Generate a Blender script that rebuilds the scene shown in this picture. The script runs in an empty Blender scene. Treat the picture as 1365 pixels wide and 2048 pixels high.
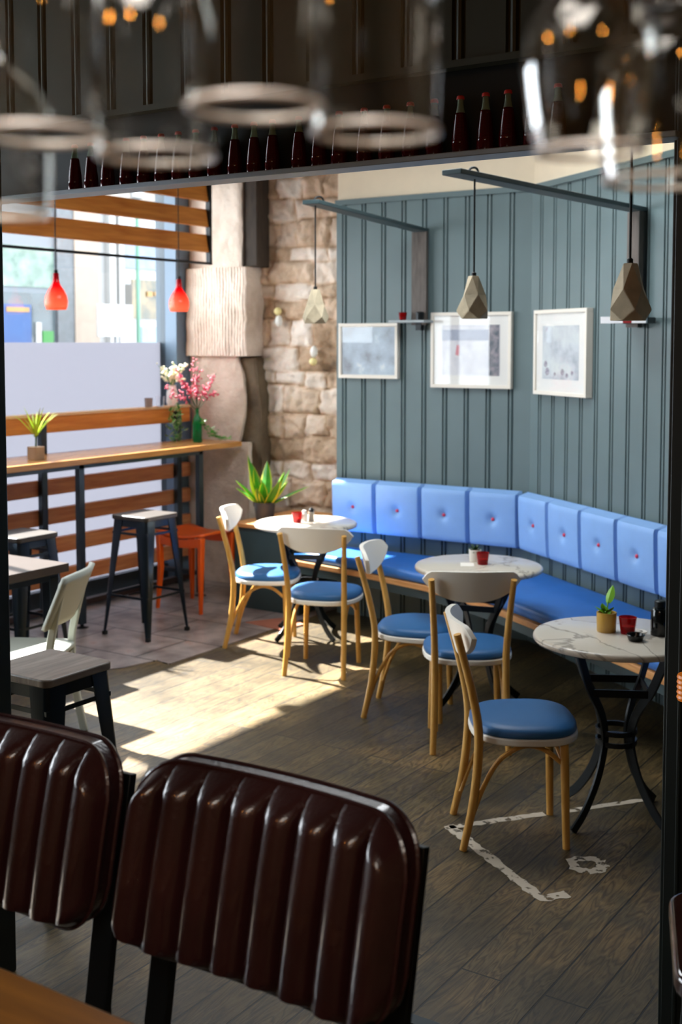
import bpy, bmesh, math, random
from mathutils import Vector, Matrix, noise
PI = math.pi
random.seed(7)
SC = bpy.context.scene
COL = SC.collection

# ------------------------------------------------------------------ camera
cam = bpy.data.cameras.new('camera')
camo = bpy.data.objects.new('camera', cam)
COL.objects.link(camo)
camo.location = (0, 0, 1.9)
camo.rotation_euler = (PI/2 - math.atan(165/2400), 0, math.radians(33.3))
cam.sensor_fit = 'VERTICAL'
cam.sensor_height = 36
cam.lens = 2400/2048*36
cam.shift_y = -174/2048
cam.clip_start = 0.05
cam.dof.use_dof = True
cam.dof.focus_distance = 3.1
cam.dof.aperture_fstop = 4.8
SC.camera = camo
SC.view_settings.view_transform = 'Standard'
SC.view_settings.look = 'None'
SC.view_settings.gamma = 1
SC.view_settings.use_curve_mapping = False
SC.view_settings.exposure = 0.3
SC.cycles.max_bounces = 10
SC.cycles.diffuse_bounces = 5
SC.cycles.transparent_max_bounces = 16
SC.cycles.sample_clamp_indirect = 6

# ------------------------------------------------------------------ world, sun, portals
w = bpy.data.worlds.new('world')
SC.world = w
w.use_nodes = True
bg = w.node_tree.nodes['Background']
bg.inputs[0].default_value = (0.86, 0.93, 1.0, 1)
bg.inputs[1].default_value = 10.0
sun = bpy.data.lights.new('sun', 'SUN')
sun.energy = 46
sun.angle = math.radians(0.9)
sun.color = (1.0, 0.96, 0.92)
suno = bpy.data.objects.new('sun', sun)
COL.objects.link(suno)
suno.rotation_euler = Vector((1, -0.17, -1.045)).to_track_quat('-Z', 'Y').to_euler()
suno.location = (-12, 6, 12)
pl = bpy.data.lights.new('daylight_portal', 'AREA')
pl.shape = 'RECTANGLE'
pl.size = 4.6
pl.size_y = 3.3
pl.cycles.is_portal = True
plo = bpy.data.objects.new('daylight_portal', pl)
COL.objects.link(plo)
plo.location = (-6.62, 5.1, 1.72)
plo.rotation_euler = (PI/2, 0, -PI/2)


for nm, loc, sz, en, colr in (('fill_light_room', (-3.0, 4.9, 3.42), 1.6, 60, (0.93, 0.97, 1.0)),  # unseen fill light, added to brighten the room
                              ('fill_light_bar', (-0.35, -0.25, 2.75), 0.8, 17, (1.0, 0.91, 0.80))):  # unseen fill light behind the camera, added for the bar side
    al = bpy.data.lights.new(nm, 'AREA')
    al.shape = 'SQUARE'
    al.size = sz
    al.energy = en
    al.color = colr
    alo = bpy.data.objects.new(nm, al)
    COL.objects.link(alo)
    alo.location = loc


# ------------------------------------------------------------------ helpers
def hexc(h):
    if not isinstance(h, str):
        return h
    h = h.lstrip('#')
    o = []
    for i in (0, 2, 4):
        c = int(h[i:i+2], 16)/255
        o.append(c/12.92 if c <= 0.04045 else ((c+0.055)/1.055)**2.4)
    return (*o, 1)


MATS = {}


def mat(name, col='#808080', rough=0.5, metal=0.0, trans=0.0, ior=1.45, emit=None, estr=0, var=0.0, vscale=8, bump=0.0,
        bscale=60, coat=0.0, alpha=1.0, spec=None, stretch=None, col2=None):
    if name in MATS:
        return MATS[name]
    m = bpy.data.materials.new(name)
    m.use_nodes = True
    nt = m.node_tree
    b = nt.nodes['Principled BSDF']
    c = hexc(col) if isinstance(col, str) else col
    b.inputs['Base Color'].default_value = c
    b.inputs['Roughness'].default_value = rough
    b.inputs['Metallic'].default_value = metal
    b.inputs['Transmission Weight'].default_value = trans
    b.inputs['IOR'].default_value = ior
    b.inputs['Coat Weight'].default_value = coat
    if spec is not None:
        b.inputs['Specular IOR Level'].default_value = spec
    if emit:
        b.inputs['Emission Color'].default_value = hexc(emit)
        b.inputs['Emission Strength'].default_value = estr
    if var > 0 or bump > 0 or col2:
        tc = nt.nodes.new('ShaderNodeTexCoord')
        mp = nt.nodes.new('ShaderNodeMapping')
        nt.links.new(tc.outputs['Object'], mp.inputs[0])
        if stretch:
            mp.inputs['Scale'].default_value = stretch
        n = nt.nodes.new('ShaderNodeTexNoise')
        n.inputs['Scale'].default_value = vscale
        n.inputs['Detail'].default_value = 6
        nt.links.new(mp.outputs[0], n.inputs['Vector'])
        if col2 or var > 0:
            r = nt.nodes.new('ShaderNodeValToRGB')
            if col2:
                r.color_ramp.elements[0].color = c
                r.color_ramp.elements[1].color = hexc(col2)
            else:
                r.color_ramp.elements[0].color = tuple(x*(1-var) for x in c[:3]) + (1,)
                r.color_ramp.elements[1].color = tuple(min(1, x*(1+var)) for x in c[:3]) + (1,)
            r.color_ramp.elements[0].position = 0.3
            r.color_ramp.elements[1].position = 0.7
            nt.links.new(n.outputs['Fac'], r.inputs[0])
            nt.links.new(r.outputs[0], b.inputs['Base Color'])
        if bump > 0:
            n2 = nt.nodes.new('ShaderNodeTexNoise')
            n2.inputs['Scale'].default_value = bscale
            nt.links.new(mp.outputs[0], n2.inputs['Vector'])
            bp = nt.nodes.new('ShaderNodeBump')
            bp.inputs['Strength'].default_value = bump
            bp.inputs['Distance'].default_value = 0.01
            nt.links.new(n2.outputs['Fac'], bp.inputs['Height'])
            nt.links.new(bp.outputs[0], b.inputs['Normal'])
    MATS[name] = m
    return m


class MB:
    def __init__(self):
        self.v = []
        self.f = []
        self.mi = []
        self.M = Matrix.Identity(4)
        self.cur = 0

    def add(self, vs, fs):
        o = len(self.v)
        for p in vs:
            self.v.append(tuple(self.M @ Vector(p)))
        for q in fs:
            self.f.append([i+o for i in q])
            self.mi.append(self.cur)
        return self

    def box(self, x0, x1, y0, y1, z0, z1):
        vs = [(x, y, z) for z in (z0, z1) for (x, y) in ((x0, y0), (x1, y0), (x1, y1), (x0, y1))]
        return self.add(vs, [(3, 2, 1, 0), (4, 5, 6, 7), (0, 1, 5, 4), (1, 2, 6, 5), (2, 3, 7, 6), (3, 0, 4, 7)])

    def prism(self, pts, z0, z1):
        n = len(pts)
        vs = [(p[0], p[1], z0) for p in pts] + [(p[0], p[1], z1) for p in pts]
        fs = [list(range(n))[::-1], list(range(n, 2*n))]
        fs += [(i, (i+1) % n, n+(i+1) % n, n+i) for i in range(n)]
        return self.add(vs, fs)

    def lathe(self, prof, n=24, c=(0, 0, 0)):
        vs = []
        fs = []
        ring = []
        for (r, z) in prof:
            if r < 1e-6:
                ring.append([len(vs)])
                vs.append((c[0], c[1], c[2]+z))
            else:
                ring.append(list(range(len(vs), len(vs)+n)))
                for k in range(n):
                    a = 2*PI*k/n
                    vs.append((c[0]+r*math.cos(a), c[1]+r*math.sin(a), c[2]+z))
        for a, b in zip(ring, ring[1:]):
            for k in range(n):
                k2 = (k+1) % n
                if len(a) == 1 and len(b) == 1:
                    continue
                if len(a) == 1:
                    fs.append((a[0], b[k2], b[k]))
                elif len(b) == 1:
                    fs.append((a[k], a[k2], b[0]))
                else:
                    fs.append((a[k], a[k2], b[k2], b[k]))
        return self.add(vs, fs)

    def sweep(self, path, prof, scales=None, up=Vector((0, 0, 1)), closed=False, caps=True):
        """prof: list of (a,b) offsets; path: 3-D points"""
        path = [Vector(p) for p in path]
        n = len(path)
        m = len(prof)
        vs = []
        fs = []
        prev = None
        for i, p in enumerate(path):
            if closed:
                t = path[(i+1) % n]-path[i-1]
            else:
                t = path[min(i+1, n-1)]-path[max(i-1, 0)]
            t.normalize()
            if prev is None:
                u = up if abs(t.dot(up)) < 0.95 else Vector((1, 0, 0))
                a = t.cross(u).normalized()
            else:
                a = (prev - t*prev.dot(t)).normalized()
            prev = a
            b = t.cross(a).normalized()
            s = scales[i] if scales else 1
            for (x, y) in prof:
                vs.append(tuple(p+a*x*s+b*y*s))
        rng = n if closed else n-1
        for i in range(rng):
            j = (i+1) % n
            for k in range(m):
                k2 = (k+1) % m
                fs.append((i*m+k, i*m+k2, j*m+k2, j*m+k))
        if caps and not closed:
            fs.append(list(range(m))[::-1])
            fs.append([(n-1)*m+k for k in range(m)])
        return self.add(vs, fs)

    def tube(self, path, r=0.01, n=10, scales=None, **k):
        return self.sweep(path, [(r*math.cos(2*PI*i/n), r*math.sin(2*PI*i/n)) for i in range(n)], scales, **k)

    def bar(self, path, wx, wy, scales=None, **k):
        return self.sweep(path, [(-wx/2, -wy/2), (wx/2, -wy/2), (wx/2, wy/2), (-wx/2, wy/2)], scales, **k)

    def grid(self, nu, nv, fn, flip=False):
        vs = [fn(i/nu, j/nv) for j in range(nv+1) for i in range(nu+1)]
        fs = []
        for j in range(nv):
            for i in range(nu):
                a = j*(nu+1)+i
                q = (a, a+1, a+nu+2, a+nu+1)
                fs.append(q[::-1] if flip else q)
        return self.add(vs, fs)

    def build(self, name, m, parent=None, smooth=True, bevel=0, seg=2, sub=0, loc=None, rz=None, sharp=35, solid=0):
        me = bpy.data.meshes.new(name)
        me.from_pydata(self.v, [], self.f)
        ms = m if isinstance(m, (list, tuple)) else [m]
        for x in ms:
            me.materials.append(x)
        if len(ms) > 1:
            me.polygons.foreach_set('material_index', self.mi)
        bm = bmesh.new()
        bm.from_mesh(me)
        bmesh.ops.recalc_face_normals(bm, faces=bm.faces)
        bm.to_mesh(me)
        bm.free()
        if smooth:
            me.shade_smooth()
            me.set_sharp_from_angle(angle=math.radians(sharp))
        me.update()
        o = bpy.data.objects.new(name, me)
        COL.objects.link(o)
        if parent:
            o.parent = parent
        if loc:
            o.location = loc
        if rz is not None:
            o.rotation_euler = (0, 0, rz)
        if solid:
            md = o.modifiers.new('solid', 'SOLIDIFY')
            md.thickness = solid
            md.offset = 0
        if bevel:
            md = o.modifiers.new('bevel', 'BEVEL')
            md.width = bevel
            md.segments = seg
            md.limit_method = 'ANGLE'
            md.angle_limit = math.radians(40)
        if sub:
            md = o.modifiers.new('sub', 'SUBSURF')
            md.levels = sub
            md.render_levels = sub
        return o


def tag(o, label, cat, group=None):
    o['label'] = label
    o['category'] = cat
    if group:
        o['group'] = group
    elif 'group' in o:
        del o['group']
    return o


def thing(name, label, cat, loc=(0, 0, 0), rz=0, group=None):
    o = bpy.data.objects.new(name, None)
    COL.objects.link(o)
    o.location = loc
    o.rotation_euler = (0, 0, rz)
    o.empty_display_size = 0.1
    return tag(o, label, cat, group)


def struct(o):
    o['kind'] = 'structure'
    return o


def copy_tree(o, parent=None):
    c = o.copy()
    COL.objects.link(c)
    if parent:
        c.parent = parent
    for ch in [x for x in COL.objects if x.parent == o]:
        copy_tree(ch, c)
    return c


def dup(o, loc, rz, label, group='same'):
    c = copy_tree(o)
    c.location = loc
    c.rotation_euler = (0, 0, rz)
    c['label'] = label
    if group != 'same':
        c['group'] = group
    return c


def smooth_path(pts, k=6):
    """Catmull-Rom through the points"""
    P = [Vector(p) for p in pts]
    P = [P[0]*2-P[1]] + P + [P[-1]*2-P[-2]]
    out = []
    for i in range(1, len(P)-2):
        for j in range(k):
            t = j/k
            a, b, c, d = P[i-1], P[i], P[i+1], P[i+2]
            out.append(0.5*((2*b)+(c-a)*t+(2*a-5*b+4*c-d)*t*t+(3*b-a-3*c+d)*t**3))
    out.append(P[-2])
    return out


def rrect(w_, d, r, n=5, cx=0, cy=0):
    pts = []
    for (sx, sy, a0) in ((1, 1, 0), (-1, 1, 90), (-1, -1, 180), (1, -1, 270)):
        for k in range(n+1):
            a = math.radians(a0+90*k/n)
            pts.append((cx+sx*(w_/2-r)+r*math.cos(a), cy+sy*(d/2-r)+r*math.sin(a)))
    return pts


# ------------------------------------------------------------------ materials
def nodes(name):
    m = bpy.data.materials.new(name)
    m.use_nodes = True
    MATS[name] = m
    nt = m.node_tree
    return m, nt, nt.nodes['Principled BSDF'], nt.nodes.new, nt.links.new


def ramp(nt, stops):
    r = nt.nodes.new('ShaderNodeValToRGB')
    e = r.color_ramp.elements
    while len(e) < len(stops):
        e.new(0.5)
    for k, (p, c) in enumerate(stops):
        e[k].position = p
        e[k].color = hexc(c) if isinstance(c, str) else c
    return r


def m_floor():
    m, nt, b, N, L = nodes('old_floorboards')
    tc = N('ShaderNodeTexCoord')
    mp = N('ShaderNodeMapping')
    mp.inputs['Rotation'].default_value = (0, 0, PI/2)
    L(tc.outputs['Object'], mp.inputs[0])
    br = N('ShaderNodeTexBrick')
    br.offset = 0.37
    br.inputs['Scale'].default_value = 1
    br.inputs['Brick Width'].default_value = 2.3
    br.inputs['Row Height'].default_value = 0.136
    br.inputs['Mortar Size'].default_value = 0.0034
    br.inputs['Mortar Smooth'].default_value = 0.3
    br.inputs['Bias'].default_value = -0.1
    br.inputs['Color1'].default_value = (0.0, 0, 0, 1)
    br.inputs['Color2'].default_value = (1, 1, 1, 1)
    br.inputs['Mortar'].default_value = (0.5, 0.5, 0.5, 1)
    L(mp.outputs[0], br.inputs['Vector'])
    # grain stretched along the boards, offset per board
    ad = N('ShaderNodeVectorMath')
    ad.operation = 'MULTIPLY_ADD'
    ad.inputs[1].default_value = (3, 3, 3)
    L(br.outputs['Color'], ad.inputs[0])
    L(mp.outputs[0], ad.inputs[2])
    mp2 = N('ShaderNodeMapping')
    mp2.inputs['Scale'].default_value = (1.1, 7.5, 1)
    L(ad.outputs[0], mp2.inputs[0])
    n1 = N('ShaderNodeTexNoise')
    n1.inputs['Scale'].default_value = 2.2
    n1.inputs['Detail'].default_value = 3
    n1.inputs['Distortion'].default_value = 0.6
    L(mp2.outputs[0], n1.inputs['Vector'])
    mul = N('ShaderNodeMath')
    mul.operation = 'MULTIPLY'
    mul.inputs[1].default_value = 22
    L(n1.outputs['Fac'], mul.inputs[0])
    fr = N('ShaderNodeMath')
    fr.operation = 'PINGPONG'
    fr.inputs[1].default_value = 1
    L(mul.outputs[0], fr.inputs[0])
    mp3 = N('ShaderNodeMapping')
    mp3.inputs['Scale'].default_value = (6, 90, 1)
    L(ad.outputs[0], mp3.inputs[0])
    n2 = N('ShaderNodeTexNoise')
    n2.inputs['Scale'].default_value = 1
    n2.inputs['Detail'].default_value = 5
    L(mp3.outputs[0], n2.inputs['Vector'])
    n3 = N('ShaderNodeTexNoise')
    n3.inputs['Scale'].default_value = 1.7
    n3.inputs['Detail'].default_value = 7
    n3.inputs['Roughness'].default_value = 0.65
    L(tc.outputs['Object'], n3.inputs['Vector'])
    base = ramp(nt, [(0.3, '#3f3822'), (0.5, '#6b5b39'), (0.7, '#a08150')])
    L(n3.outputs['Fac'], base.inputs[0])
    gr = ramp(nt, [(0.0, '#8c8878'), (0.35, '#d4cbb6'), (1.0, '#ffffff')])
    L(fr.outputs[0], gr.inputs[0])
    x1 = N('ShaderNodeMix')
    x1.data_type = 'RGBA'
    x1.blend_type = 'MULTIPLY'
    x1.inputs[0].default_value = 0.95
    L(base.outputs[0], x1.inputs[6])
    L(gr.outputs[0], x1.inputs[7])
    g2 = ramp(nt, [(0.3, '#9a9a92'), (0.7, '#ffffff')])
    L(n2.outputs['Fac'], g2.inputs[0])
    x2 = N('ShaderNodeMix')
    x2.data_type = 'RGBA'
    x2.blend_type = 'MULTIPLY'
    x2.inputs[0].default_value = 0.6
    L(x1.outputs[2], x2.inputs[6])
    L(g2.outputs[0], x2.inputs[7])
    # board to board tint
    bt = ramp(nt, [(0, '#8f8b80'), (1, '#ffffff')])
    L(br.outputs['Color'], bt.inputs[0])
    x3 = N('ShaderNodeMix')
    x3.data_type = 'RGBA'
    x3.blend_type = 'MULTIPLY'
    x3.inputs[0].default_value = 0.6
    L(x2.outputs[2], x3.inputs[6])
    L(bt.outputs[0], x3.inputs[7])
    # pale paint flecks
    n4 = N('ShaderNodeTexNoise')
    n4.inputs['Scale'].default_value = 16
    n4.inputs['Detail'].default_value = 4
    n4.inputs['Roughness'].default_value = 0.7
    L(tc.outputs['Object'], n4.inputs['Vector'])
    fk = ramp(nt, [(0.735, '#000000'), (0.76, '#ffffff')])
    L(n4.outputs['Fac'], fk.inputs[0])
    x4 = N('ShaderNodeMix')
    x4.data_type = 'RGBA'
    L(fk.outputs[0], x4.inputs[0])
    L(x3.outputs[2], x4.inputs[6])
    x4.inputs[7].default_value = hexc('#b5ad9c')
    x5 = N('ShaderNodeMix')
    x5.data_type = 'RGBA'
    L(br.outputs['Fac'], x5.inputs[0])
    L(x4.outputs[2], x5.inputs[6])
    x5.inputs[7].default_value = hexc('#0b0c0a')
    L(x5.outputs[2], b.inputs['Base Color'])
    rr = N('ShaderNodeMapRange')
    rr.inputs['To Min'].default_value = 0.34
    rr.inputs['To Max'].default_value = 0.62
    L(n3.outputs['Fac'], rr.inputs[0])
    L(rr.outputs[0], b.inputs['Roughness'])
    hh = N('ShaderNodeMath')
    hh.operation = 'MULTIPLY_ADD'
    hh.inputs[1].default_value = -4
    L(br.outputs['Fac'], hh.inputs[0])
    L(n2.outputs['Fac'], hh.inputs[2])
    bp = N('ShaderNodeBump')
    bp.inputs['Strength'].default_value = 0.5
    bp.inputs['Distance'].default_value = 0.003
    L(hh.outputs[0], bp.inputs['Height'])
    L(bp.outputs[0], b.inputs['Normal'])
    return m


def m_marble():
    m, nt, b, N, L = nodes('veined_marble')
    tc = N('ShaderNodeTexCoord')
    oi = N('ShaderNodeObjectInfo')
    va = N('ShaderNodeVectorMath')
    va.operation = 'MULTIPLY_ADD'
    L(oi.outputs['Random'], va.inputs[0])
    va.inputs[1].default_value = (7, 7, 7)
    L(tc.outputs['Object'], va.inputs[2])
    n = N('ShaderNodeTexNoise')
    n.inputs['Scale'].default_value = 2.4
    n.inputs['Detail'].default_value = 9
    n.inputs['Distortion'].default_value = 0.8
    L(va.outputs[0], n.inputs['Vector'])
    r = ramp(nt, [(0.0, '#d6ccbc'), (0.48, '#d6ccbc'), (0.498, '#8f877c'), (0.508, '#cfc5b5'), (1.0, '#c9bfae')])
    L(n.outputs['Fac'], r.inputs[0])
    L(r.outputs[0], b.inputs['Base Color'])
    b.inputs['Roughness'].default_value = 0.22
    return m


def m_wood(name, c1, c2, rough=0.45, scale=(1, 12, 12), k=3):
    m, nt, b, N, L = nodes(name)
    tc = N('ShaderNodeTexCoord')
    mp = N('ShaderNodeMapping')
    mp.inputs['Scale'].default_value = scale
    L(tc.outputs['Object'], mp.inputs[0])
    n = N('ShaderNodeTexNoise')
    n.inputs['Scale'].default_value = k
    n.inputs['Detail'].default_value = 5
    n.inputs['Distortion'].default_value = 0.5
    L(mp.outputs[0], n.inputs['Vector'])
    r = ramp(nt, [(0.3, c1), (0.7, c2)])
    L(n.outputs['Fac'], r.inputs[0])
    L(r.outputs[0], b.inputs['Base Color'])
    b.inputs['Roughness'].default_value = rough
    return m


def m_stone(name, cols, sc=3.0):
    m, nt, b, N, L = nodes(name)
    tc = N('ShaderNodeTexCoord')
    at = N('ShaderNodeAttribute')
    at.attribute_name = 'tint'
    n = N('ShaderNodeTexNoise')
    n.inputs['Scale'].default_value = sc
    n.inputs['Detail'].default_value = 8
    n.inputs['Roughness'].default_value = 0.65
    L(tc.outputs['Object'], n.inputs['Vector'])
    a = N('ShaderNodeMath')
    a.operation = 'MULTIPLY_ADD'
    a.inputs[1].default_value = 0.45
    L(at.outputs['Fac'], a.inputs[0])
    s = N('ShaderNodeMath')
    s.operation = 'MULTIPLY'
    s.inputs[1].default_value = 0.75
    L(n.outputs['Fac'], s.inputs[0])
    L(s.outputs[0], a.inputs[2])
    r = ramp(nt, cols)
    L(a.outputs[0], r.inputs[0])
    L(r.outputs[0], b.inputs['Base Color'])
    b.inputs['Roughness'].default_value = 0.9
    n2 = N('ShaderNodeTexNoise')
    n2.inputs['Scale'].default_value = 22
    n2.inputs['Detail'].default_value = 8
    L(tc.outputs['Object'], n2.inputs['Vector'])
    bp = N('ShaderNodeBump')
    bp.inputs['Strength'].default_value = 0.6
    bp.inputs['Distance'].default_value = 0.02
    L(n2.outputs['Fac'], bp.inputs['Height'])
    L(bp.outputs[0], b.inputs['Normal'])
    return m


def m_thin_glass():
    m, nt, b, N, L = nodes('clear_window_glass')
    out = nt.nodes['Material Output']
    t = N('ShaderNodeBsdfTransparent')
    t.inputs[0].default_value = (0.985, 0.99, 0.985, 1)
    g = N('ShaderNodeBsdfGlossy')
    g.inputs['Roughness'].default_value = 0.02
    lw = N('ShaderNodeLayerWeight')
    lw.inputs[0].default_value = 0.3
    fr = N('ShaderNodeMapRange')
    fr.inputs['To Min'].default_value = 0.02
    fr.inputs['To Max'].default_value = 0.55
    pw = N('ShaderNodeMath')
    pw.operation = 'POWER'
    pw.inputs[1].default_value = 2.5
    L(lw.outputs['Facing'], pw.inputs[0])
    L(pw.outputs[0], fr.inputs[0])
    mx = N('ShaderNodeMixShader')
    L(fr.outputs[0], mx.inputs[0])
    L(t.outputs[0], mx.inputs[1])
    L(g.outputs[0], mx.inputs[2])
    L(mx.outputs[0], out.inputs[0])
    return m


def m_bowl():
    m, nt, b, N, L = nodes('thin_bowl_glass')
    out = nt.nodes['Material Output']
    t = N('ShaderNodeBsdfTransparent')
    t.inputs[0].default_value = (0.93, 0.93, 0.90, 1)
    g = N('ShaderNodeBsdfGlossy')
    g.inputs['Roughness'].default_value = 0.03
    lw = N('ShaderNodeLayerWeight')
    pw = N('ShaderNodeMath')
    pw.operation = 'POWER'
    pw.inputs[1].default_value = 1.3
    L(lw.outputs['Facing'], pw.inputs[0])
    fr = N('ShaderNodeMapRange')
    fr.inputs['To Min'].default_value = 0.06
    fr.inputs['To Max'].default_value = 0.95
    L(pw.outputs[0], fr.inputs[0])
    mx = N('ShaderNodeMixShader')
    L(fr.outputs[0], mx.inputs[0])
    L(t.outputs[0], mx.inputs[1])
    L(g.outputs[0], mx.inputs[2])
    L(mx.outputs[0], out.inputs[0])
    return m


def m_frost():
    m, nt, b, N, L = nodes('frosted_window_film')
    out = nt.nodes['Material Output']
    t = N('ShaderNodeBsdfTranslucent')
    t.inputs[0].default_value = (0.205, 0.21, 0.232, 1)
    d = N('ShaderNodeBsdfDiffuse')
    d.inputs[0].default_value = (0.3, 0.31, 0.33, 1)
    mx = N('ShaderNodeMixShader')
    mx.inputs[0].default_value = 0.1
    L(t.outputs[0], mx.inputs[1])
    L(d.outputs[0], mx.inputs[2])
    L(mx.outputs[0], out.inputs[0])
    return m


FLOOR = m_floor()
MARBLE = m_marble()
TEAL = mat('slate_teal_paint', '#5e7072', rough=0.42, var=0.07, vscale=3)
TEALD = mat('dark_slate_paint', '#2f4246', rough=0.5, var=0.12, vscale=5)
BLACK = mat('black_teal_paint', '#141f20', rough=0.5, var=0.2, vscale=4)
PANELD = mat('charcoal_board_paint', '#31372f', rough=0.6, var=0.12, vscale=3)
CREAM = mat('cream_plaster', '#ead9bd', rough=0.8, var=0.03)
BLUE = mat('blue_leatherette_lit', '#86aee2', rough=0.42, bump=0.12, bscale=260, var=0.04, spec=0.4)  # banquette backrest: its stronger light is put into a paler blue
BLUESEAT = mat('blue_leatherette_less_lit', '#2e68b0', rough=0.4, bump=0.1, bscale=260, var=0.05, spec=0.4)  # same upholstery on the seat, its weaker light put into a deeper blue
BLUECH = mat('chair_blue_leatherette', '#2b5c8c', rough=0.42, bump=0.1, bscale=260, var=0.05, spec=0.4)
REDB = mat('red_button', '#d83a54', rough=0.45)
BEECH = m_wood('honey_beech', '#b98638', '#d3a253', 0.4, (14, 14, 2))
EDGEW = m_wood('oak_edge', '#b0713a', '#d29a5e', 0.5, (2, 2, 14))
BARW = m_wood('bar_oak', '#a8703a', '#c78f52', 0.25, (14, 1.2, 14))
SLATW = m_wood('orange_cedar', '#bb6820', '#dd903e', 0.45, (8, 0.9, 10))
SLATD = m_wood('brown_cedar', '#b06238', '#d28a58', 0.5, (8, 0.9, 10))
TABW = m_wood('amber_tabletop', '#7d5018', '#9c6822', 0.3, (1.2, 14, 14))
GREYW = m_wood('grey_seat_wood', '#26211d', '#3d362f', 0.4, (16, 1.6, 4))
WHITEP = mat('white_chair_paint', '#e6e1d6', rough=0.38)
GREYP = mat('grey_white_paint', '#a8aca2', rough=0.45)
GUN = mat('gunmetal_lacquer', '#27313a', rough=0.28, metal=0.75)
IRON = mat('black_iron', '#12181b', rough=0.4, metal=0.3)
POSTM = mat('blackened_steel', '#39434a', rough=0.4, metal=0.6, var=0.2, vscale=10)
LEATHER = mat('oxblood_leather', '#33181a', rough=0.33, var=0.22, vscale=7, bump=0.12, bscale=140, coat=0.6)
CONC = mat('cast_concrete', '#c2b498', rough=0.8, var=0.22, vscale=14, bump=0.3, bscale=30)
ORANGE = mat('orange_lacquer', '#d4540c', rough=0.35)
REDG = mat('red_glass', '#c01018', rough=0.08, trans=0.75, ior=1.3)
CLEARG = mat('clear_glass', '#ffffff', rough=0.0, trans=1.0, ior=1.45)
FRAMEP = mat('white_frame_paint', '#e4ddd0', rough=0.5)
MOUNT = mat('white_mount', '#e9e6e3', rough=0.6)
CORD = mat('black_cord', '#101314', rough=0.6)
WHITEC = mat('white_ceramic', '#e6e2da', rough=0.3)
YELP = mat('yellow_glaze', '#c79a2c', rough=0.3, col2='#b48f4e', vscale=5)
LEAF = mat('green_leaf', '#3f8a1e', rough=0.4, var=0.2, vscale=12)
LEAFY = mat('yellow_leaf_margin', '#c8c838', rough=0.4)
LEAFD = mat('dark_leaf', '#274a20', rough=0.5, var=0.25, vscale=20)
PINK = mat('pink_blossom', '#c63a5c', rough=0.6, var=0.2, vscale=40)
CREAMF = mat('cream_blossom', '#e8e4c4', rough=0.6)
SOIL = mat('dark_soil', '#241a12', rough=0.9)
POTG = mat('charcoal_pot', '#3d3e40', rough=0.6, var=0.1)
STONEW = m_stone('rubble_sandstone', [(0.2, '#57483a'), (0.34, '#a08367'), (0.52, '#cdb298'), (0.8, '#e6d8ca')], 3.2)
STONEP = m_stone('dressed_sandstone', [(0.1, '#a08974'), (0.4, '#d6c3b2'), (0.8, '#ece0d4')], 2.0)
GLASS = m_thin_glass()
THING = m_bowl()
RIMG = mat('rim_glint_white', '#ffffff', rough=0.3, trans=0.1, ior=1.5, spec=1.0, coat=1.0)  # bright refraction along the rim painted as near-opaque white
FROST = m_frost()


# ------------------------------------------------------------------ floor
fl = struct(MB().box(-6.5, 1.4, -2.0, 8.0, -0.1, 0).build('floor', FLOOR, smooth=False))
# stone slabs by the window
slab = MB()
m = nodes('worn_stone_slabs')
mm, nt, b, N, L = m
tc = N('ShaderNodeTexCoord')
br = N('ShaderNodeTexBrick')
br.inputs['Scale'].default_value = 1
br.inputs['Brick Width'].default_value = 0.62
br.inputs['Row Height'].default_value = 0.48
br.inputs['Mortar Size'].default_value = 0.006
br.inputs['Color1'].default_value = hexc('#9a9391')
br.inputs['Color2'].default_value = hexc('#a89c96')
br.inputs['Mortar'].default_value = hexc('#2a2725')
L(tc.outputs['Object'], br.inputs['Vector'])
nn = N('ShaderNodeTexNoise')
nn.inputs['Scale'].default_value = 6
nn.inputs['Detail'].default_value = 8
L(tc.outputs['Object'], nn.inputs['Vector'])
rp = ramp(nt, [(0.3, '#8a8584'), (0.62, '#ffffff'), (0.72, '#f0c8b8')])
L(nn.outputs['Fac'], rp.inputs[0])
mx = N('ShaderNodeMix')
mx.data_type = 'RGBA'
mx.blend_type = 'MULTIPLY'
mx.inputs[0].default_value = 0.8
L(br.outputs['Color'], mx.inputs[6])
L(rp.outputs[0], mx.inputs[7])
L(mx.outputs[2], b.inputs['Base Color'])
b.inputs['Roughness'].default_value = 0.33
SLAB = mm
slab.prism([(-6.5, 3.0), (-5.2, 3.0), (-5.15, 4.5), (-4.98, 4.9), (-4.86, 5.05), (-4.80, 5.30), (-4.68, 5.27), (-4.68, 8.0), (-6.5, 8.0)], 0.0005, 0.006)
struct(slab.build('floor_stone', SLAB, smooth=False))
# red broken slabs near the bench
rs = MB()
rs.prism([(-4.95, 6.35), (-4.62, 6.3), (-4.58, 6.52), (-4.8, 6.62)], 0.006, 0.010)
rs.build('broken_red_tile', mat('red_tile', '#a3644c', rough=0.5, var=0.15), fl, smooth=False)
# threshold strip
MB().box(-2.8, -0.92, 2.80, 2.845, 0.0005, 0.008).build('threshold_strip', mat('steel_strip', '#40464a', rough=0.35, metal=0.8), fl, bevel=0.002)


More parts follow.
